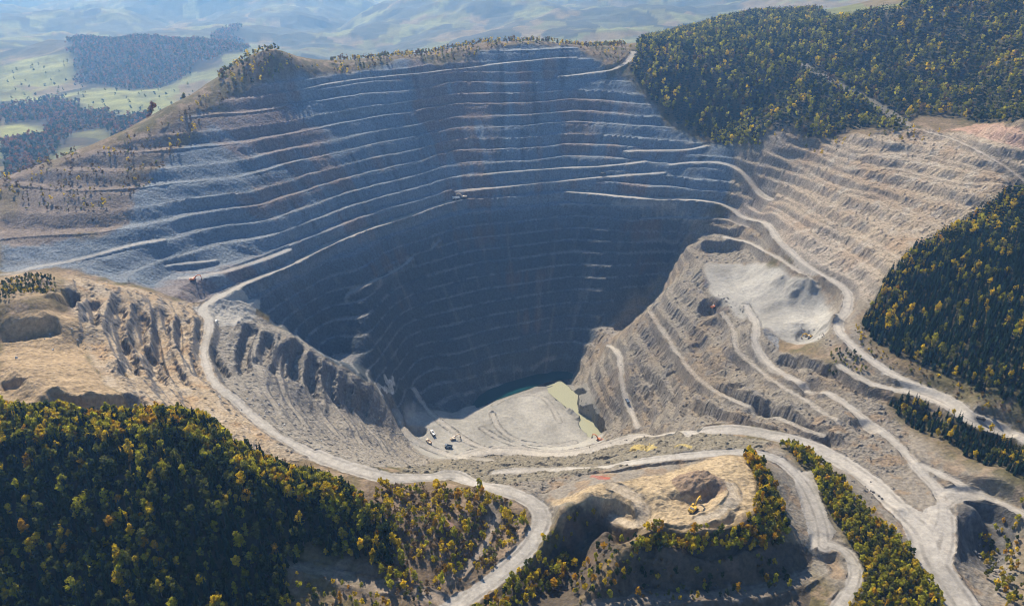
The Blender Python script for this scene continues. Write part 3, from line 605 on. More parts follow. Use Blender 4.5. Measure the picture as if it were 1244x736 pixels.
def plain(name, c, rough=.6, metal=0.0, noise=0.0):
    m, nt, b = mat(name); b.inputs['Base Color'].default_value = (*c, 1); b.inputs['Roughness'].default_value = rough; b.inputs['Metallic'].default_value = metal
    if noise:
        N = nt.nodes.new; nz = N('ShaderNodeTexNoise'); nz.inputs['Scale'].default_value = noise; nz.inputs['Detail'].default_value = 4
        tc = N('ShaderNodeTexCoord'); nt.links.new(tc.outputs['Object'], nz.inputs['Vector'])
        r_ = N('ShaderNodeValToRGB'); r_.color_ramp.elements[0].position = .3; r_.color_ramp.elements[1].position = .7
        r_.color_ramp.elements[0].color = (*[v*.55 for v in c], 1); r_.color_ramp.elements[1].color = (*[min(1, v*1.2) for v in c], 1)
        nt.links.new(nz.outputs['Fac'], r_.inputs[0]); nt.links.new(r_.outputs[0], b.inputs['Base Color'])
    return m
M_BARK = plain('bark', (.13,.10,.075), .95, 0, 1.5); M_PALEBARK = plain('pale_birch_bark', (.42,.39,.34), .9, 0, 2.5)
def crown_deciduous(rg, hgt, rad, clumps, leaves, leaf):
    """leaf faces gathered in uneven clumps through an egg-shaped crown: quad corners (n,4,3), brightness per face"""
    out, br = [], []
    for c in range(clumps):
        t = rg.uniform(.22, 1.0); prof = math.sin(math.pi*min(1, (t-.12)/.95)**.8)
        a = rg.uniform(0, 2*math.pi); r = rad*prof*rg.uniform(.35, .95)
        ce = np.array([math.cos(a)*r, math.sin(a)*r, hgt*(.12+.86*t)]); cr = rad*rg.uniform(.28, .5); tone = rg.uniform(.75, 1.25)
        for l in range(leaves):
            d = rg.normal(size=3); d /= np.linalg.norm(d)
            p = ce + d*cr*rg.uniform(.5, 1.05)*np.array([1, 1, 1.15])
            nrm = d+rg.normal(size=3)*.7; nrm /= np.linalg.norm(nrm)
            u = np.cross(nrm, rg.normal(size=3)); u /= np.linalg.norm(u); v = np.cross(nrm, u); s = leaf*rg.uniform(.6, 1.25)
            out.append([p-u*s-v*s*.6, p+u*s-v*s*.7, p+u*s*.8+v*s*.7, p-u*s*.9+v*s*.6]); br.append(tone*rg.uniform(.8, 1.2))
    return np.array(out), np.array(br)
def crown_conifer(rg, hgt, rad, tiers, fronds):
    out, br = [], []
    for k_ in range(tiers):
        t = k_/(tiers-1); z0 = hgt*(.10+.82*t); r = rad*(1-t)**.85+.12*rad*.5; drop = hgt*.10*(1.15-t)
        n_ = max(4, int(fronds*(1-.5*t))); off = rg.uniform(0, 6)
        for q in range(n_):
            a = off+q*2*math.pi/n_+rg.normal()*.15; rr = r*rg.uniform(.75, 1.15); w_ = 2.2*rr/n_*rg.uniform(1.0, 1.5)+.12
            ca_, sa_ = math.cos(a), math.sin(a); tip = np.array([ca_*rr, sa_*rr, z0-drop*rg.uniform(.7, 1.2)])
            base_ = np.array([ca_*.06, sa_*.06, z0+hgt*.07]); mid = base_*.42+tip*.58+np.array([0, 0, hgt*.015]); sd = np.array([-sa_, ca_, 0])*w_
            out.append([base_, mid-sd, tip, mid+sd]); br.append(rg.uniform(.7, 1.3)*(.85+.3*t))
    out.append([np.array([.25, 0, hgt*.9]), np.array([-.15, .22, hgt*.9]), np.array([0, 0, hgt*1.04]), np.array([-.15, -.22, hgt*.9])]); br.append(1.1)
    return np.array(out), np.array(br)
def taper(rg, hgt, r0, r1, lean=.03, seg=5, n=6):
    V, Fq = [], []
    dx, dy = rg.normal()*lean*hgt, rg.normal()*lean*hgt
    for i in range(seg):
        t = i/(seg-1); r = r0*(1-t)+r1*t
        for q in range(n):
            a = q*2*math.pi/n; V.append((dx*t*t+math.cos(a)*r, dy*t*t+math.sin(a)*r, hgt*t-.6*(i == 0)))
    for i in range(seg-1):
        for q in range(n): Fq.append((i*n+q, i*n+(q+1) % n, (i+1)*n+(q+1) % n, (i+1)*n+q))
    for q in range(3):                          # limbs
        a = rg.uniform(0, 6.28); z0 = hgt*rg.uniform(.45, .7); L_ = hgt*.22; b = len(V); r = r1*1.2
        e = (math.cos(a)*L_, math.sin(a)*L_, z0+L_*.8)
        for s in range(3): V.append((math.cos(s*2.09)*r, math.sin(s*2.09)*r, z0))
        for s in range(3): V.append((e[0]+math.cos(s*2.09)*r*.3, e[1]+math.sin(s*2.09)*r*.3, e[2]))
        for s in range(3): Fq.append((b+s, b+(s+1) % 3, b+3+(s+1) % 3, b+3+s))
    return np.array(V, float), np.array(Fq)
def quads_mesh(Q): return Q.reshape(-1, 3), np.arange(len(Q)*4).reshape(-1, 4)
rg = np.random.default_rng(11)
PROTO = {
 'dec': [[crown_deciduous(rg, rg.uniform(.9, 1.1)*11.5, w_, 17, 15, .52) for w_ in (2.0, 2.3, 2.7, 2.1, 3.0, 2.5)], [crown_deciduous(rg, 11.5, w_, 11, 8, .85) for w_ in (2.1, 2.5, 2.9, 2.3)], [crown_deciduous(rg, 11.5, w_, 7, 5, 1.3) for w_ in (2.3, 2.8, 3.2)]],
 'con': [[crown_conifer(rg, 13.5, w_, 10, 10) for w_ in (2.0, 2.3, 2.6, 2.15)], [crown_conifer(rg, 13.5, w_, 7, 7) for w_ in (2.1, 2.5, 2.8)], [crown_conifer(rg, 13.5, w_, 4, 6) for w_ in (2.4, 2.9)]],
 'shr': [[crown_deciduous(rg, 3.9, w_, 8, 13, .4) for w_ in (1.9, 2.4, 2.1, 2.8)], [crown_deciduous(rg, 3.4, w_, 5, 7, .6) for w_ in (1.6, 2.1)], [crown_deciduous(rg, 3.4, w_, 4, 4, .9) for w_ in (1.8, 2.2)]],
}
HUES = {'golden': (.60,.45,.025), 'amber': (.52,.31,.02), 'yellow-green': (.40,.37,.03), 'olive': (.16,.165,.035), 'dark green': (.045,.065,.02), 'russet': (.22,.10,.04), 'spruce': (.016,.032,.016), 'bluish spruce': (.018,.036,.022), 'dry brown': (.17,.115,.05)}
def scatter(poly_or_mask, spacing, rgn, jitter=.45):
    if isinstance(poly_or_mask, list):
        xs, ys = ground_poly(poly_or_mask); wob = 70 if np.hypot(xs, ys).min() > 1700 else 4
        inside = lambda a, b: in_poly(xs, ys, a+wob*fbm(a, b, wob*2.5, 2, 91), b+wob*fbm(a, b, wob*2.5, 2, 92))
        x0, x1, y0, y1 = xs.min(), xs.max(), ys.min(), ys.max()
    g = np.stack(np.meshgrid(np.arange(x0, x1, spacing), np.arange(y0, y1, spacing)), -1).reshape(-1, 2)
    g = g + rgn.uniform(-jitter, jitter, g.shape)*spacing
    g = g[inside(g[:, 0], g[:, 1])]
    px, py, ok = project(g[:, 0], g[:, 1]); return g[ok]
def project(x, y):
    z = height(x, y); dep = y*CP-(z-CAMZ)*SP
    px = 622+F*x/dep; py = 368-F*((z-CAMZ)*CP+y*SP)/dep
    return px, py, (px > -220) & (px < 1440) & (py > -40) & (py < 860)
def road_at(x, y):
    i = np.clip(np.searchsorted(az, np.arctan2(x, y)), 0, NA-1); j = np.clip(np.searchsorted(ln, np.log(np.hypot(x, y))), 0, NL-1)
    return ROAD[i, j]
TREES = []          # x, y, z, kind, hue, scale, region
def plant(poly, spacing, place, mix, size=(.8, 1.2), thin=0.0, patch=None, seed=0):
    """mix: list of (weight, kind, hue); patch: second mix where a slow noise is high"""
    rgn = np.random.default_rng(100+seed); g = scatter(poly, spacing, rgn)
    if not len(g): return
    pn = fbm(g[:, 0], g[:, 1], 38, 3, 60+seed); tn = fbm(g[:, 0], g[:, 1], 22, 2, 80+seed); rd = road_at(g[:, 0], g[:, 1]); z = height(g[:, 0], g[:, 1])
    for (x, y), a, t, r, zz in zip(g, pn, tn, rd, z):
        if r > .25 or t < thin-.5 and thin or rgn.random() < thin*.5: continue
        m_ = patch if patch and a+rgn.normal()*.06 > .10 else mix
        w_ = np.array([q[0] for q in m_], float); q = m_[rgn.choice(len(m_), p=w_/w_.sum())]
        TREES.append((x, y, zz, q[1], q[2], rgn.uniform(*size), place))
DK = [(5,'con','spruce'),(2,'dec','dark green'),(1.3,'dec','olive'),(1.1,'dec','yellow-green'),(.9,'dec','golden'),(.5,'dec','amber')]
GD = [(3,'dec','golden'),(3,'dec','yellow-green'),(1.6,'dec','amber'),(1.5,'dec','olive'),(1,'dec','dark green')]
plant(F_LEFT, 4.1, 'in the dense wood below the sandy spur', [(3.6,'con','spruce'),(2.8,'dec','dark green'),(1.4,'dec','olive'),(.35,'dec','yellow-green'),(.22,'dec','golden'),(.08,'dec','amber')], (.55,1.4), patch=[(2,'con','spruce'),(1.5,'dec','yellow-green'),(1.3,'dec','golden'),(1.8,'dec','olive'),(1.5,'dec','dark green'),(.3,'dec','amber')], seed=1)
plant([(0,500),(60,505),(110,512),(200,508),(240,512),(290,550),(420,600),(455,625),(440,650),(380,620),(300,585),(240,545),(150,540),(60,545),(0,540)], 3.7, 'along the sunlit upper edge of the wood', [(3,'dec','golden'),(5,'dec','yellow-green'),(1,'dec','amber'),(1.2,'dec','olive')], (.8,1.4), seed=2)
plant(F_RIGHT, 4.6, 'in the conifer wood on the hill above the haul road', [(9,'con','spruce'),(4,'con','bluish spruce'),(.4,'dec','olive'),(.12,'dec','golden')], (.75,1.15), patch=[(5,'con','spruce'),(1,'dec','golden'),(1,'dec','yellow-green'),(1,'dec','olive')], seed=3)
plant([(1046,392),(1075,345),(1125,295),(1180,262),(1244,232),(1300,225),(1300,245),(1244,252),(1190,280),(1140,312),(1095,360),(1075,410)], 5, 'along the pale edge of the conifer wood', GD, (.45,.8), thin=.3, seed=4)
plant(F_TOP, 7.0, 'on the wooded hill behind the pit', [(7,'con','bluish spruce'),(4,'con','spruce'),(2,'dec','olive'),(.5,'dec','yellow-green'),(1.5,'dec','dark green')], (.9,1.4), patch=[(2,'con','bluish spruce'),(3,'dec','olive'),(2,'dec','yellow-green'),(.7,'dec','golden'),(.8,'dec','dry brown')], seed=5)
plant(F_STRIP, 3.6, 'on the wooded strip between the two haul roads', [(5,'dec','yellow-green'),(2.5,'dec','olive'),(2.2,'dec','golden'),(.4,'dec','amber'),(.7,'dec','dark green')], (.5,.95), seed=6)
plant([(1036,400),(1046,392),(1060,418),(1095,438),(1140,458),(1200,480),(1244,500),(1244,513),(1190,493),(1130,469),(1080,446),(1050,427)], 4.2, 'on the bank between the conifer wood and the haul road', [(4,'shr','dry brown'),(2,'shr','olive'),(1,'shr','golden'),(.6,'dec','golden')], (.35,1.0), thin=.35, seed=50)
plant([(290,538),(350,562),(430,596),(470,620),(480,650),(455,640),(420,612),(340,582),(270,548)], 4.4, 'on the brown bank beside the wood', [(4,'shr','dry brown'),(2,'shr','olive'),(1.5,'shr','golden')], (.4,1.1), thin=.3, seed=51)
plant(F_LOW, 4.6, 'in the conifer row below the haul road', [(8,'con','spruce'),(1,'dec','golden'),(1,'dec','olive')], (.6,1.0), seed=7)
MESA_EDGE = [(900,556),(918,558),(940,600),(958,640),(945,668),(915,672),(880,662),(840,668),(790,672),(770,668),(790,645),(850,648),(890,645),(916,625),(922,595)]
plant(MESA_EDGE, 3.4, 'on the rim of the sandy mesa', GD, (.55,1.1), seed=8)
plant([(640,690),(690,668),(700,690),(670,720),(640,736),(580,760),(560,755),(600,725)], 4, 'beside the bend of the haul road', GD, (.5,.95), seed=9)
plant([(640,655),(680,640),(720,612),(735,620),(700,640),(665,672)], 5, 'on the crest of the dark gully', GD, (.4,.7), thin=.2, seed=10)
plant([(690,690),(740,660),(800,672),(850,690),(950,690),(960,720),(800,736),(700,736)], 5, 'on the shaded slope below the mesa', GD+[(6,'dec','dark green'),(4,'shr','olive'),(4,'shr','dry brown')], (.4,.85), thin=.3, seed=11)
plant([(460,590),(540,590),(620,612),(640,640),(600,690),(540,715),(480,720),(450,690),(450,620)], 3.7, 'on the rough slope inside the road bend', [(2,'dec','golden'),(2,'dec','yellow-green'),(.7,'dec','amber'),(7,'shr','dry brown'),(4,'shr','olive'),(4,'shr','golden'),(2,'shr','yellow-green')], (.55,1.25), thin=.25, seed=12)
plant([(340,690),(380,690),(460,715),(560,730),(560,745),(320,745)], 6, 'beside the shaded track at the foot of the wood', GD+[(2,'shr','dry brown')], (.4,.8), thin=.2, seed=13)
plant([(1190,640),(1244,600),(1244,736),(1215,736),(1200,700)], 5, 'on the bank beside the dark hollow', GD, (.4,.8), thin=.2, seed=14)
plant([(0,347),(40,339),(72,341),(62,352),(20,362),(0,370)], 4.5, 'on the knoll at the head of the spur', [(2,'dec','olive'),(2,'dec','dark green'),(1,'dec','golden')], (.35,.6), seed=15)
plant([(265,100),(300,66),(340,68),(400,85),(330,100),(290,108)], 7, 'on the shoulder at the end of the pit rim', [(2,'dec','dry brown'),(2,'dec','golden'),(2,'dec','olive'),(1,'dec','dark green')], (.5,.9), thin=.3, seed=16)
plant([(400,88),(500,66),(600,55),(700,50),(760,55),(775,95),(745,76),(690,56),(600,61),(500,72),(410,93)], 8, 'along the far rim of the pit', [(2,'dec','dry brown'),(2,'dec','olive'),(1.4,'dec','golden'),(1,'con','spruce')], (.5,.9), thin=.35, seed=17)
plant([(0,212),(100,190),(200,152),(240,125),(275,90),(300,105),(245,150),(220,185),(180,230),(120,260),(40,255),(0,250)], 6, 'on the scrubby ridge beside the pit', [(3,'shr','dry brown'),(1.6,'dec','dry brown'),(1,'dec','golden'),(1.5,'shr','olive')], (.4,.85), thin=.5, seed=18)
plant([(858,160),(900,158),(928,165),(925,178),(890,180),(862,172)], 6, 'in the clump on the lip of the pit wall', [(3,'dec','yellow-green'),(2,'dec','olive')], (.7,1.1), seed=19)
plant([(1010,430),(1040,425),(1055,450),(1030,460),(1005,450)], 5, 'on the bank below the gravel plateau', [(2,'dec','olive'),(2,'dec','dark green'),(1,'dec','yellow-green')], (.4,.7), seed=20)
plant([(930,165),(1000,170),(1060,165),(1110,155),(1160,175),(1100,185),(1000,185),(940,178)], 9, 'on the top bench below the wooded hill', [(2,'dec','golden'),(2,'dec','olive'),(1,'shr','dry brown')], (.4,.75), thin=.4, seed=21)
for i_, pl_ in enumerate(DARKW): plant(pl_, 16, 'in the far valley', [(3,'dec','dark green'),(2,'dec','russet'),(1,'dec','dry brown')], (1.3,2.0), seed=30+i_)
plant([(0,90),(100,72),(240,105),(240,135),(120,140),(0,150)], 75, 'in the far valley', [(2,'dec','dark green'),(2,'dec','olive')], (1,1.6), seed=40)
print('trees', len(TREES))
TX = np.array([(t[0], t[1], t[2], t[5]) for t in TREES])
tpx, tpy, tok = project(TX[:, 0], TX[:, 1]); trng = np.sqrt(TX[:, 0]**2+TX[:, 1]**2+(TX[:, 2]-CAMZ)**2)
inframe = (tpx > 2) & (tpx < 1242) & (tpy > 2) & (tpy < 745)
tsize = TX[:, 3]/trng*np.where(inframe, 1, 0)
chosen = {}
for kd in ('dec', 'con', 'shr'):
    idx = np.array([i for i, t in enumerate(TREES) if t[3] == kd]); idx = idx[np.argsort(-tsize[idx])][:300 if kd != 'shr' else 200]
    chosen.update({int(i): 1 for i in idx if tsize[i] > 0})
ROOTS = {}
def col_of(hue, br, n4, tint=1.0): return np.repeat((np.array(HUES[hue])*tint)[None]*br[:, None], n4, 0).astype(np.float32)
def make_tree(kd, vi, hue):
    """one tree of its kind: crown and trunk under an empty"""
    nm = {'dec': 'deciduous_tree', 'con': 'conifer_tree', 'shr': 'shrub'}[kd]
    root = bpy.data.objects.new(nm, None); COLL.objects.link(root)
    Q, br = PROTO[kd][0][vi]; V, Fq = quads_mesh(Q)
    mesh_np('crown', V, Fq, M_NEEDLE if kd == 'con' else M_LEAF, col_of(hue, br, 4), root)
    V, Fq = taper(rg, {'dec': 8.5, 'con': 11.5, 'shr': 2.0}[kd], {'dec': .2, 'con': .22, 'shr': .09}[kd], .04)
    mesh_np('trunk', V, Fq, M_PALEBARK if kd == 'dec' and hue == 'golden' else M_BARK, None, root)
    return root
def copy_tree(root):
    r = root.copy(); COLL.objects.link(r)
    for ch in root.children:
        c = ch.copy(); COLL.objects.link(c); c.parent = r
    return r
word = {'dec': 'slender autumn tree', 'con': 'conifer', 'shr': 'low shrub'}
rest = {'dec': [], 'con': [], 'shr': []}
used = set()
for i, t in enumerate(TREES):
    x, y, z, kd, hue, s, place = t
    if i in chosen:
        vi = int(rg.integers(len(PROTO[kd][0]))); key = (kd, vi, hue)
        o = copy_tree(ROOTS[key]) if key in ROOTS else make_tree(kd, vi, hue)
        ROOTS.setdefault(key, o)
        o.location = (x, y, z-.15); o.rotation_euler = (0, 0, rg.uniform(0, 6.28)); o.scale = (s*rg.uniform(.9, 1.1), s*rg.uniform(.9, 1.1), s*rg.uniform(.9, 1.12))
        h_ = {'spruce': 'dark green', 'bluish spruce': 'bluish green'}.get(hue, hue)
        tag(o, f'{h_} {word[kd]} {place}', {'dec': 'tree', 'con': 'conifer', 'shr': 'shrub'}[kd], f'{h_} {word[kd]}s {place}')
    else: rest[kd].append(i)
for kd, nm, m_ in (('dec', 'deciduous_woodland', M_LEAF), ('con', 'conifer_woodland', M_NEEDLE), ('shr', 'shrub_undergrowth', M_LEAF)):
    VV, CC = [], []
    for i in rest[kd]:
        x, y, z, _, hue, s, place = TREES[i]; d_ = trng[i]
        lod = 0 if d_ < 520 else 1 if d_ < 1050 else 2
        Q, br = PROTO[kd][lod][int(rg.integers(len(PROTO[kd][lod])))]
        a = rg.uniform(0, 6.28); c_, s_ = math.cos(a), math.sin(a); sx = s*rg.uniform(.9, 1.15)
        q = np.stack([(Q[..., 0]*c_-Q[..., 1]*s_)*sx+x, (Q[..., 0]*s_+Q[..., 1]*c_)*sx+y, Q[..., 2]*s*rg.uniform(.88, 1.15)+z-.15], -1)
        VV.append(q.reshape(-1, 3)); CC.append(col_of(hue, br, 4, rg.uniform(.75, 1.25)))
    if VV:
        V = np.concatenate(VV); o = mesh_np(nm, V, np.arange(len(V)).reshape(-1, 4), m_, np.concatenate(CC)); tag(o, kind='stuff'); print(nm, len(V)//4)

# ------------------------------------------------------------------ machines, hut, boulders
import bmesh
from mathutils import Matrix, Vector
class MB:
    def __init__(s): s.bm = bmesh.new()
    def box(s, x0, x1, y0, y1, z0, z1, tx=0, ty=0, bev=.06):
        r = bmesh.ops.create_cube(s.bm, size=1); vs = r['verts']
        for v in vs:
            t = 1 if v.co.z > 0 else 0
            cx, cy = (x0+x1)/2, (y0+y1)/2; hx, hy = (x1-x0)/2-(tx if t else 0), (y1-y0)/2-(ty if t else 0)
            v.co = Vector((cx+(hx if v.co.x > 0 else -hx), cy+(hy if v.co.y > 0 else -hy), z1 if t else z0))
        if bev: bmesh.ops.bevel(s.bm, geom=list({e for v in vs for e in v.link_edges}), offset=bev, segments=1, affect='EDGES')
        return s
    def beam(s, pts_, w, h):
        """a plate beam bent through side-view points (x, z), tapering heights h"""
        n_ = len(pts_); L_ = []
        for i, (x, z) in enumerate(pts_):
            a = pts_[max(i-1, 0)]; b = pts_[min(i+1, n_-1)]; dx, dz = b[0]-a[0], b[1]-a[1]; l = math.hypot(dx, dz); nx, nz = -dz/l, dx/l
            L_.append([s.bm.verts.new((x+sg*nx*h[i]/2, y, z+sg*nz*h[i]/2)) for sg, y in ((-1, -w/2), (-1, w/2), (1, w/2), (1, -w/2))])
        for i in range(n_-1):
            for q in range(4): s.bm.faces.new((L_[i][q], L_[i][(q+1) % 4], L_[i+1][(q+1) % 4], L_[i+1][q]))
        s.bm.faces.new(L_[0][::-1]); s.bm.faces.new(L_[-1]); return s
    def prism(s, prof, y0, y1):
        a = [s.bm.verts.new((x, y0, z)) for x, z in prof]; b = [s.bm.verts.new((x, y1, z)) for x, z in prof]
        s.bm.faces.new(a[::-1]); s.bm.faces.new(b)
        for i in range(len(prof)): j = (i+1) % len(prof); s.bm.faces.new((a[i], a[j], b[j], b[i]))
        return s
    def wheel(s, r, w, seg=18):
        bmesh.ops.create_cone(s.bm, cap_ends=True, segments=seg, radius1=r, radius2=r, depth=w, matrix=Matrix.Rotation(math.pi/2, 4, 'X'))
        es = [e for e in s.bm.edges if len(e.link_faces) == 2 and any(len(f.verts) > 4 for f in e.link_faces)]
        bmesh.ops.bevel(s.bm, geom=es, offset=r*.12, segments=2, affect='EDGES'); return s
    def build(s, name, m, parent=None, loc=(0, 0, 0)):
        bmesh.ops.recalc_face_normals(s.bm, faces=s.bm.faces); me = bpy.data.meshes.new(name); s.bm.to_mesh(me); s.bm.free(); me.materials.append(m)
        o = bpy.data.objects.new(name, me); COLL.objects.link(o); o.parent = parent; o.location = loc; return o
P_YEL = plain('yellow_paint', (.72,.44,.05), .45, 0, 2.5); P_ORG = plain('orange_paint', (.68,.20,.05), .45, 0, 2.5); P_WHT = plain('white_paint', (.78,.77,.74), .4, 0, 2.0); P_CRM = plain('cream_paint', (.68,.52,.36), .5, 0, 2.0)
P_STEEL = plain('worn_steel', (.16,.15,.14), .5, .6, 3); P_DARK = plain('dark_frame', (.035,.035,.037), .6, 0, 3); P_RUB = plain('tyre_rubber', (.022,.022,.023), .9, 0, 3); P_GLS = plain('cab_glass', (.02,.03,.04), .08); P_BLU = plain('slate_blue_paint', (.06,.10,.16), .5, 0, 2)
def root_at(name, px, py, yaw, label, cat, group=None):
    x, y = place_px(px, py); o = bpy.data.objects.new(name, None); COLL.objects.link(o)
    o.location = (x, y, ground_under(x, y)); o.rotation_euler = (0, 0, R(yaw)); return tag(o, label, cat, group)
def ground_under(x, y, r=3.5):
    a = np.linspace(0, 6.28, 9); return float(np.median(height(x+np.cos(a)*r, y+np.sin(a)*r)))+.05
def place_px(px, py):                    # where the view ray of a photo point meets the finished ground
    dx, dy, dz = ray(px, py); hd = math.hypot(dx, dy); a = math.atan2(dx, dy); Ds = np.exp(np.arange(math.log(300), math.log(3000), .0008))
    hit = np.argmax(height(np.sin(a)*Ds, np.cos(a)*Ds) >= CAMZ+dz/hd*Ds); return math.sin(a)*Ds[hit], math.cos(a)*Ds[hit]
def excavator(px, py, yaw, label, paint, s=1.0, cabm=None, group='excavators working in the pit'):
    o = root_at('excavator', px, py, yaw, label, 'excavator', group); o.scale = (s, s, s)
    for sg in (-1, 1):
        tr = MB().prism([(-2.6,.45),(-2.2,.02),(2.2,.02),(2.6,.45),(2.6,.75),(2.2,1.1),(-2.2,1.1),(-2.6,.75)], sg*1.75-.4, sg*1.75+.4).build('track', P_DARK, o)
        for q in (-1.6, -.5, .6, 1.7): MB().wheel(.3, .06, 10).build('roller', P_STEEL, tr, (q, sg*2.17, .5))
    MB().box(-1.1, 1.1, -1.4, 1.4, .6, 1.25).build('undercarriage', P_DARK, o)
    b = MB().box(-3.0, 1.6, -1.65, 1.65, 1.3, 2.75, .1, .08).box(-3.7, -2.95, -1.6, 1.6, 1.35, 2.6, .12, .12).build('body', paint, o)
    MB().box(-2.7, -1.2, -1.2, 1.2, 2.76, 3.05).build('engine_hood', P_STEEL, b)
    c = MB().box(.2, 2.1, .45, 1.65, 1.35, 3.45, .12, .08).build('cab', cabm or paint, o)
    MB().box(.45, 2.16, .5, 1.60, 2.3, 3.2, .05, .03, 0).box(.6, 1.75, .42, 1.69, 2.3, 3.15, .05, 0, 0).build('window', P_GLS, c)
    MB().beam([(1.2,2.2),(3.4,4.9),(5.4,5.7),(7.6,5.2)], .65, [.7,1.0,.9,.45]).build('boom', paint, o)
    MB().beam([(7.2,5.9),(7.8,5.0),(8.6,1.9)], .5, [.35,.75,.35]).build('arm', paint, o)
    MB().prism([(8.9,2.2),(8.3,2.0),(7.6,1.1),(7.7,.35),(8.4,.15),(9.1,.6),(8.7,1.0),(8.5,1.5)], -.85, .85).build('bucket', P_STEEL, o)
    for y in (-.42, .42): MB().beam([(1.9,1.9),(3.6,4.4)], .18, [.2,.14]).build('hydraulic_ram', P_STEEL, o, (0, y, 0))
    return o
def dump_truck(px, py, yaw, label, paint, s=1.0, cabm=None, group='dump trucks in the pit'):
    o = root_at('dump_truck', px, py, yaw, label, 'dump truck', group); o.scale = (s, s, s)
    MB().box(-4.2, 3.8, -.75, .75, 1.0, 1.6).box(3.3, 4.2, -1.6, 1.6, .8, 1.6).build('chassis', P_DARK, o)
    MB().prism([(-4.6,2.7),(-3.6,1.75),(1.7,1.75),(2.3,3.3),(4.3,3.9),(4.3,4.1),(1.9,3.95),(1.4,2.1),(-3.5,2.05),(-4.5,2.95)], -1.35, 1.35).build('bed', paint, o)
    for sg in (-1, 1): MB().prism([(-4.6,2.75),(-3.6,1.8),(1.7,1.8),(2.3,3.4),(2.3,3.9),(-4.4,3.5)], sg*1.5-.15, sg*1.5+.15).build('bed_side', paint, o)
    c = MB().box(2.6, 4.3, -1.5, 1.2, 1.7, 3.55, .15, .1).build('cab', cabm or paint, o)
    MB().box(2.9, 4.24, -1.4, 1.1, 2.75, 3.3, .02, .02, 0).build('window', P_GLS, c)
    for x in (-2.9, -1.2, 3.0):
        for sg in (-1, 1):
            w_ = MB().wheel(.85, .75).build('wheel', P_RUB, o, (x, sg*1.45, .85)); MB().wheel(.42, .08, 12).build('rim', P_STEEL, w_, (0, sg*.38, 0))
    for sg in (-1, 1): MB().box(4.2, 4.28, sg*1.2-.2, sg*1.2+.2, 1.2, 1.5, 0, 0, 0).build('headlight', P_WHT, o)
    return o
def light_truck(px, py, yaw, label, paint, s=1.0):
    o = root_at('service_truck', px, py, yaw, label, 'truck', 'small trucks on the haul roads'); o.scale = (s, s, s)
    MB().box(-2.7, 2.6, -.9, .9, .55, .95).build('chassis', P_DARK, o)
    c = MB().prism([(.4,.95),(2.7,.95),(2.7,1.45),(1.9,1.6),(1.5,2.3),(.4,2.3)], -1.0, 1.0).build('cab', paint, o); MB().prism([(.7,1.6),(1.82,1.6),(1.48,2.18),(.7,2.18)], -1.02, 1.02).build('window', P_GLS, c)
    MB().box(-2.8, .3, -1.05, 1.05, .97, 1.9).build('box_body', paint, o)
    for x in (-1.7, 1.7):
        for sg in (-1, 1):
            w_ = MB().wheel(.45, .32, 14).build('wheel', P_RUB, o, (x, sg*.9, .45)); MB().wheel(.22, .05, 10).build('rim', P_STEEL, w_, (0, sg*.17, 0))
    return o
excavator(728, 535, 150, 'orange excavator standing at the edge of the khaki pond', P_ORG, 1.25)
excavator(866, 377, 40, 'orange excavator in the shaded cut below the gravel plateau', P_ORG, 1.25, P_WHT)
excavator(982, 412, 200, 'ochre excavator digging in the grey rubble cut beside the gravel plateau', P_YEL, 1.3, P_WHT)
excavator(842, 620, 50, 'big yellow excavator on the floor of the sandy mesa', P_YEL, 1.35)
excavator(551, 534, 25, 'cream excavator with a white cab beside a parked dump truck on the pit platform', P_CRM, 1.2, P_WHT)
excavator(563, 241, 185, 'cream excavator at the far end of the main haul road', P_CRM, 1.5, P_WHT)
excavator(235, 341, 10, 'rust red excavator on the narrow bench above the road junction', P_ORG, 1.2)
dump_truck(526, 528, 120, 'white dump truck at the edge of the shaded hollow', P_WHT, 1.2, P_WHT)
dump_truck(521, 538, 130, 'cream dump truck with a white cab, second from the shaded hollow', P_CRM, 1.15, P_WHT)
dump_truck(545, 544, 165, 'dump truck with a slate bed and white cab, closest to the haul road', P_BLU, 1.2, P_WHT)
dump_truck(554, 243, 200, 'white dump truck waiting by the excavator at the end of the haul road', P_WHT, 1.4)
light_truck(262, 390, 75, 'small white truck parked beside the road junction on the spur', P_WHT, 1.3)
light_truck(762, 488, 100, 'dark slate truck on the pale ramp above the pit floor', P_BLU, 1.7)
light_truck(733, 213, 10, 'dark truck on a sunlit bench of the shaded wall', P_DARK, 1.6)
light_truck(1191, 511, -35, 'dark truck on the haul road below the conifer wood', P_DARK, 1.4)
# hut among the bushes
h = root_at('wooden_hut', 545, 641, 35, 'weathered wooden hut with a brown gabled roof among golden bushes', 'hut')
P_WOOD = plain('weathered_boards', (.20,.15,.11), .9, 0, 4); P_ROOF = plain('brown_roof_sheet', (.22,.13,.10), .7, 0, 5)
MB().prism([(-3,0),(3,0),(3,2.8),(0,4.6),(-3,2.8)], -4, 4).build('wall', P_WOOD, h)
for sg in (-1, 1): MB().prism([(0,4.62),(sg*3.6,2.5),(sg*3.6,2.72),(0,4.86)], -4.5, 4.5).build('roof', P_ROOF, h)
dr = MB().box(3.0, 3.08, -.6, .6, 0, 2.1, 0, 0, 0).build('door', P_DARK, h); MB().box(3.08, 3.14, .35, .45, 1.0, 1.1, 0, 0, 0).build('handle', P_STEEL, dr)
for y in (-2.6, 2.2): MB().box(3.0, 3.06, y-.5, y+.5, 1.2, 2.1, 0, 0, 0).build('window', P_GLS, h)
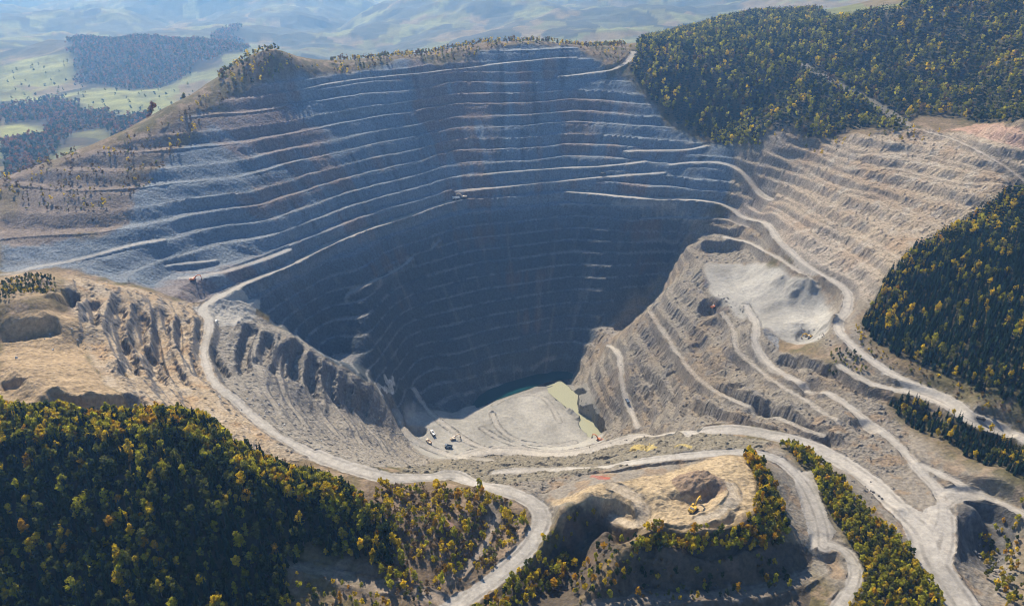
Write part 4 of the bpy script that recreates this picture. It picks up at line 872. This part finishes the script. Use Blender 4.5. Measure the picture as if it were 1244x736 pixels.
# loose boulders along road edges and cuts
ROCKM = {'dark': plain('dark_boulder', (.10,.095,.09), .95, 0, .8), 'grey': plain('grey_boulder', (.27,.25,.23), .95, 0, .8), 'pale': plain('pale_boulder', (.62,.60,.56), .95, 0, .8)}
def boulder_mesh(k_, tone):
    bm = bmesh.new(); bmesh.ops.create_icosphere(bm, subdivisions=3, radius=1); rr = random.Random(k_)
    pl_ = [(Vector((rr.gauss(0, 1), rr.gauss(0, 1), rr.gauss(0, 1))).normalized(), rr.uniform(.55, .85)) for _ in range(11)]
    for v in bm.verts:
        for n_, d_ in pl_:
            e = v.co.dot(n_)-d_
            if e > 0: v.co -= n_*e
    me = bpy.data.meshes.new('boulder'); bm.to_mesh(me); bm.free(); me.materials.append(ROCKM[tone]); return me
BM_ = {t: [boulder_mesh(i*7+len(t), t) for i in range(4)] for t in ROCKM}
def boulders(px0, py0, px1, py1, n_, spread, tone, where, s0=.7, s1=2.0):
    rr = random.Random(px0+py0)
    for i in range(n_):
        t = rr.random(); x, y = place_px(px0+(px1-px0)*t+rr.gauss(0, spread), py0+(py1-py0)*t+rr.gauss(0, spread*.7)); s = s0+(s1-s0)*rr.random()**2
        o = bpy.data.objects.new('boulder', rr.choice(BM_[tone])); COLL.objects.link(o)
        o.location = (x, y, float(height(np.array([x]), np.array([y]))[0])+s*.25); o.scale = (s*rr.uniform(.8, 1.3), s*rr.uniform(.8, 1.3), s*rr.uniform(.6, 1)); o.rotation_euler = (rr.uniform(0, 6), rr.uniform(0, 6), rr.uniform(0, 6))
        tag(o, f'{tone} boulder {where}', 'boulder', f'{tone} boulders {where}')
boulders(1078, 648, 1112, 690, 30, 2, 'dark', 'in the row between the wooded strip and the wide road', .8, 1.8)
boulders(1185, 670, 1225, 700, 30, 7, 'grey', 'tumbled below the dark hollow', .8, 1.8)
boulders(1010, 575, 1075, 605, 24, 6, 'dark', 'on the gravel between the two haul roads', .6, 1.3)
boulders(720, 545, 800, 528, 16, 3, 'dark', 'along the road edge by the khaki pond', .6, 1.4)
boulders(870, 358, 905, 380, 22, 4, 'grey', 'at the broken edge of the gravel plateau', .7, 1.6)
boulders(975, 400, 1010, 415, 24, 5, 'grey', 'heaped in the rubble cut by the plateau', .8, 2.0)
boulders(30, 425, 95, 405, 6, 10, 'pale', 'on the sandy spur top', .8, 1.7)
boulders(250, 470, 420, 540, 18, 14, 'pale', 'on the terraced spur beside the haul road', .6, 1.4)
boulders(680, 470, 725, 510, 22, 6, 'dark', 'at the foot of the slope by the khaki pond', .8, 1.8)
boulders(760, 440, 840, 500, 26, 18, 'dark', 'scattered on the lower slope', .8, 1.8)

# ------------------------------------------------------------------ haze, sky, sun, camera
def add_haze(density):
    x0, x1, y0, y1, z0, z1 = -36000, 36000, -300, 34500, float(H.min())-2, float(max(CAMZ, H.max()))+25
    V = np.array([(x, y, z) for x in (x0, x1) for y in (y0, y1) for z in (z0, z1)], float)
    Fq = np.array([(0,1,3,2),(4,6,7,5),(0,4,5,1),(2,3,7,6),(0,2,6,4),(1,5,7,3)])
    m = bpy.data.materials.new('thin_haze'); m.use_nodes = True; nt = m.node_tree; nt.nodes.clear()
    out = nt.nodes.new('ShaderNodeOutputMaterial'); v = nt.nodes.new('ShaderNodeVolumePrincipled')
    v.inputs['Color'].default_value = (.25,.52,1,1); v.inputs['Absorption Color'].default_value = (1,1,1,1); v.inputs['Density'].default_value = density; v.inputs['Anisotropy'].default_value = .45
    nt.links.new(v.outputs[0], out.inputs['Volume'])
    o = mesh_np('haze', V, Fq, m); tag(o, kind='stuff')
SUN_AZ, SUN_EL = -23.0, 44.0
sc = bpy.context.scene
w = bpy.data.worlds.new('World'); sc.world = w; w.use_nodes = True
nt = w.node_tree; sky = nt.nodes.new('ShaderNodeTexSky'); sky.sky_type = 'NISHITA'; sky.sun_disc = False
sky.sun_elevation = R(SUN_EL); sky.sun_rotation = R(SUN_AZ % 360); sky.altitude = 800; sky.ozone_density = 6; sky.dust_density = .3
bg = nt.nodes['Background']; bg.inputs['Strength'].default_value = .10; nt.links.new(sky.outputs[0], bg.inputs['Color'])
su = bpy.data.lights.new('sun', 'SUN'); su.energy = 5.0; su.angle = R(.5); su.color = (1, .915, .79)
so = bpy.data.objects.new('sun', su); COLL.objects.link(so)
from mathutils import Vector
d = Vector((math.sin(R(SUN_AZ))*math.cos(R(SUN_EL)), math.cos(R(SUN_AZ))*math.cos(R(SUN_EL)), math.sin(R(SUN_EL))))
so.rotation_euler = d.to_track_quat('Z', 'Y').to_euler()
add_haze(1.0e-4)
cam = bpy.data.cameras.new('camera'); co = bpy.data.objects.new('camera', cam); COLL.objects.link(co); sc.camera = co
cam.sensor_width = 36; cam.lens = 36*F/1244; cam.clip_start = 1; cam.clip_end = 80000
co.location = (0, 0, CAMZ); co.rotation_euler = (R(90-PITCH), 0, 0)
sc.view_settings.view_transform = 'Standard'; sc.view_settings.look = 'None'; sc.view_settings.exposure = 0.6; sc.view_settings.gamma = 1
sc.cycles.max_bounces = 5; sc.cycles.diffuse_bounces = 3; sc.cycles.glossy_bounces = 2; sc.cycles.transmission_bounces = 3; sc.cycles.volume_bounces = 1
sc.cycles.pixel_filter_type = 'BLACKMAN_HARRIS'; sc.cycles.filter_width = 1.05; sc.cycles.use_denoising = True; sc.cycles.denoising_prefilter = 'ACCURATE'
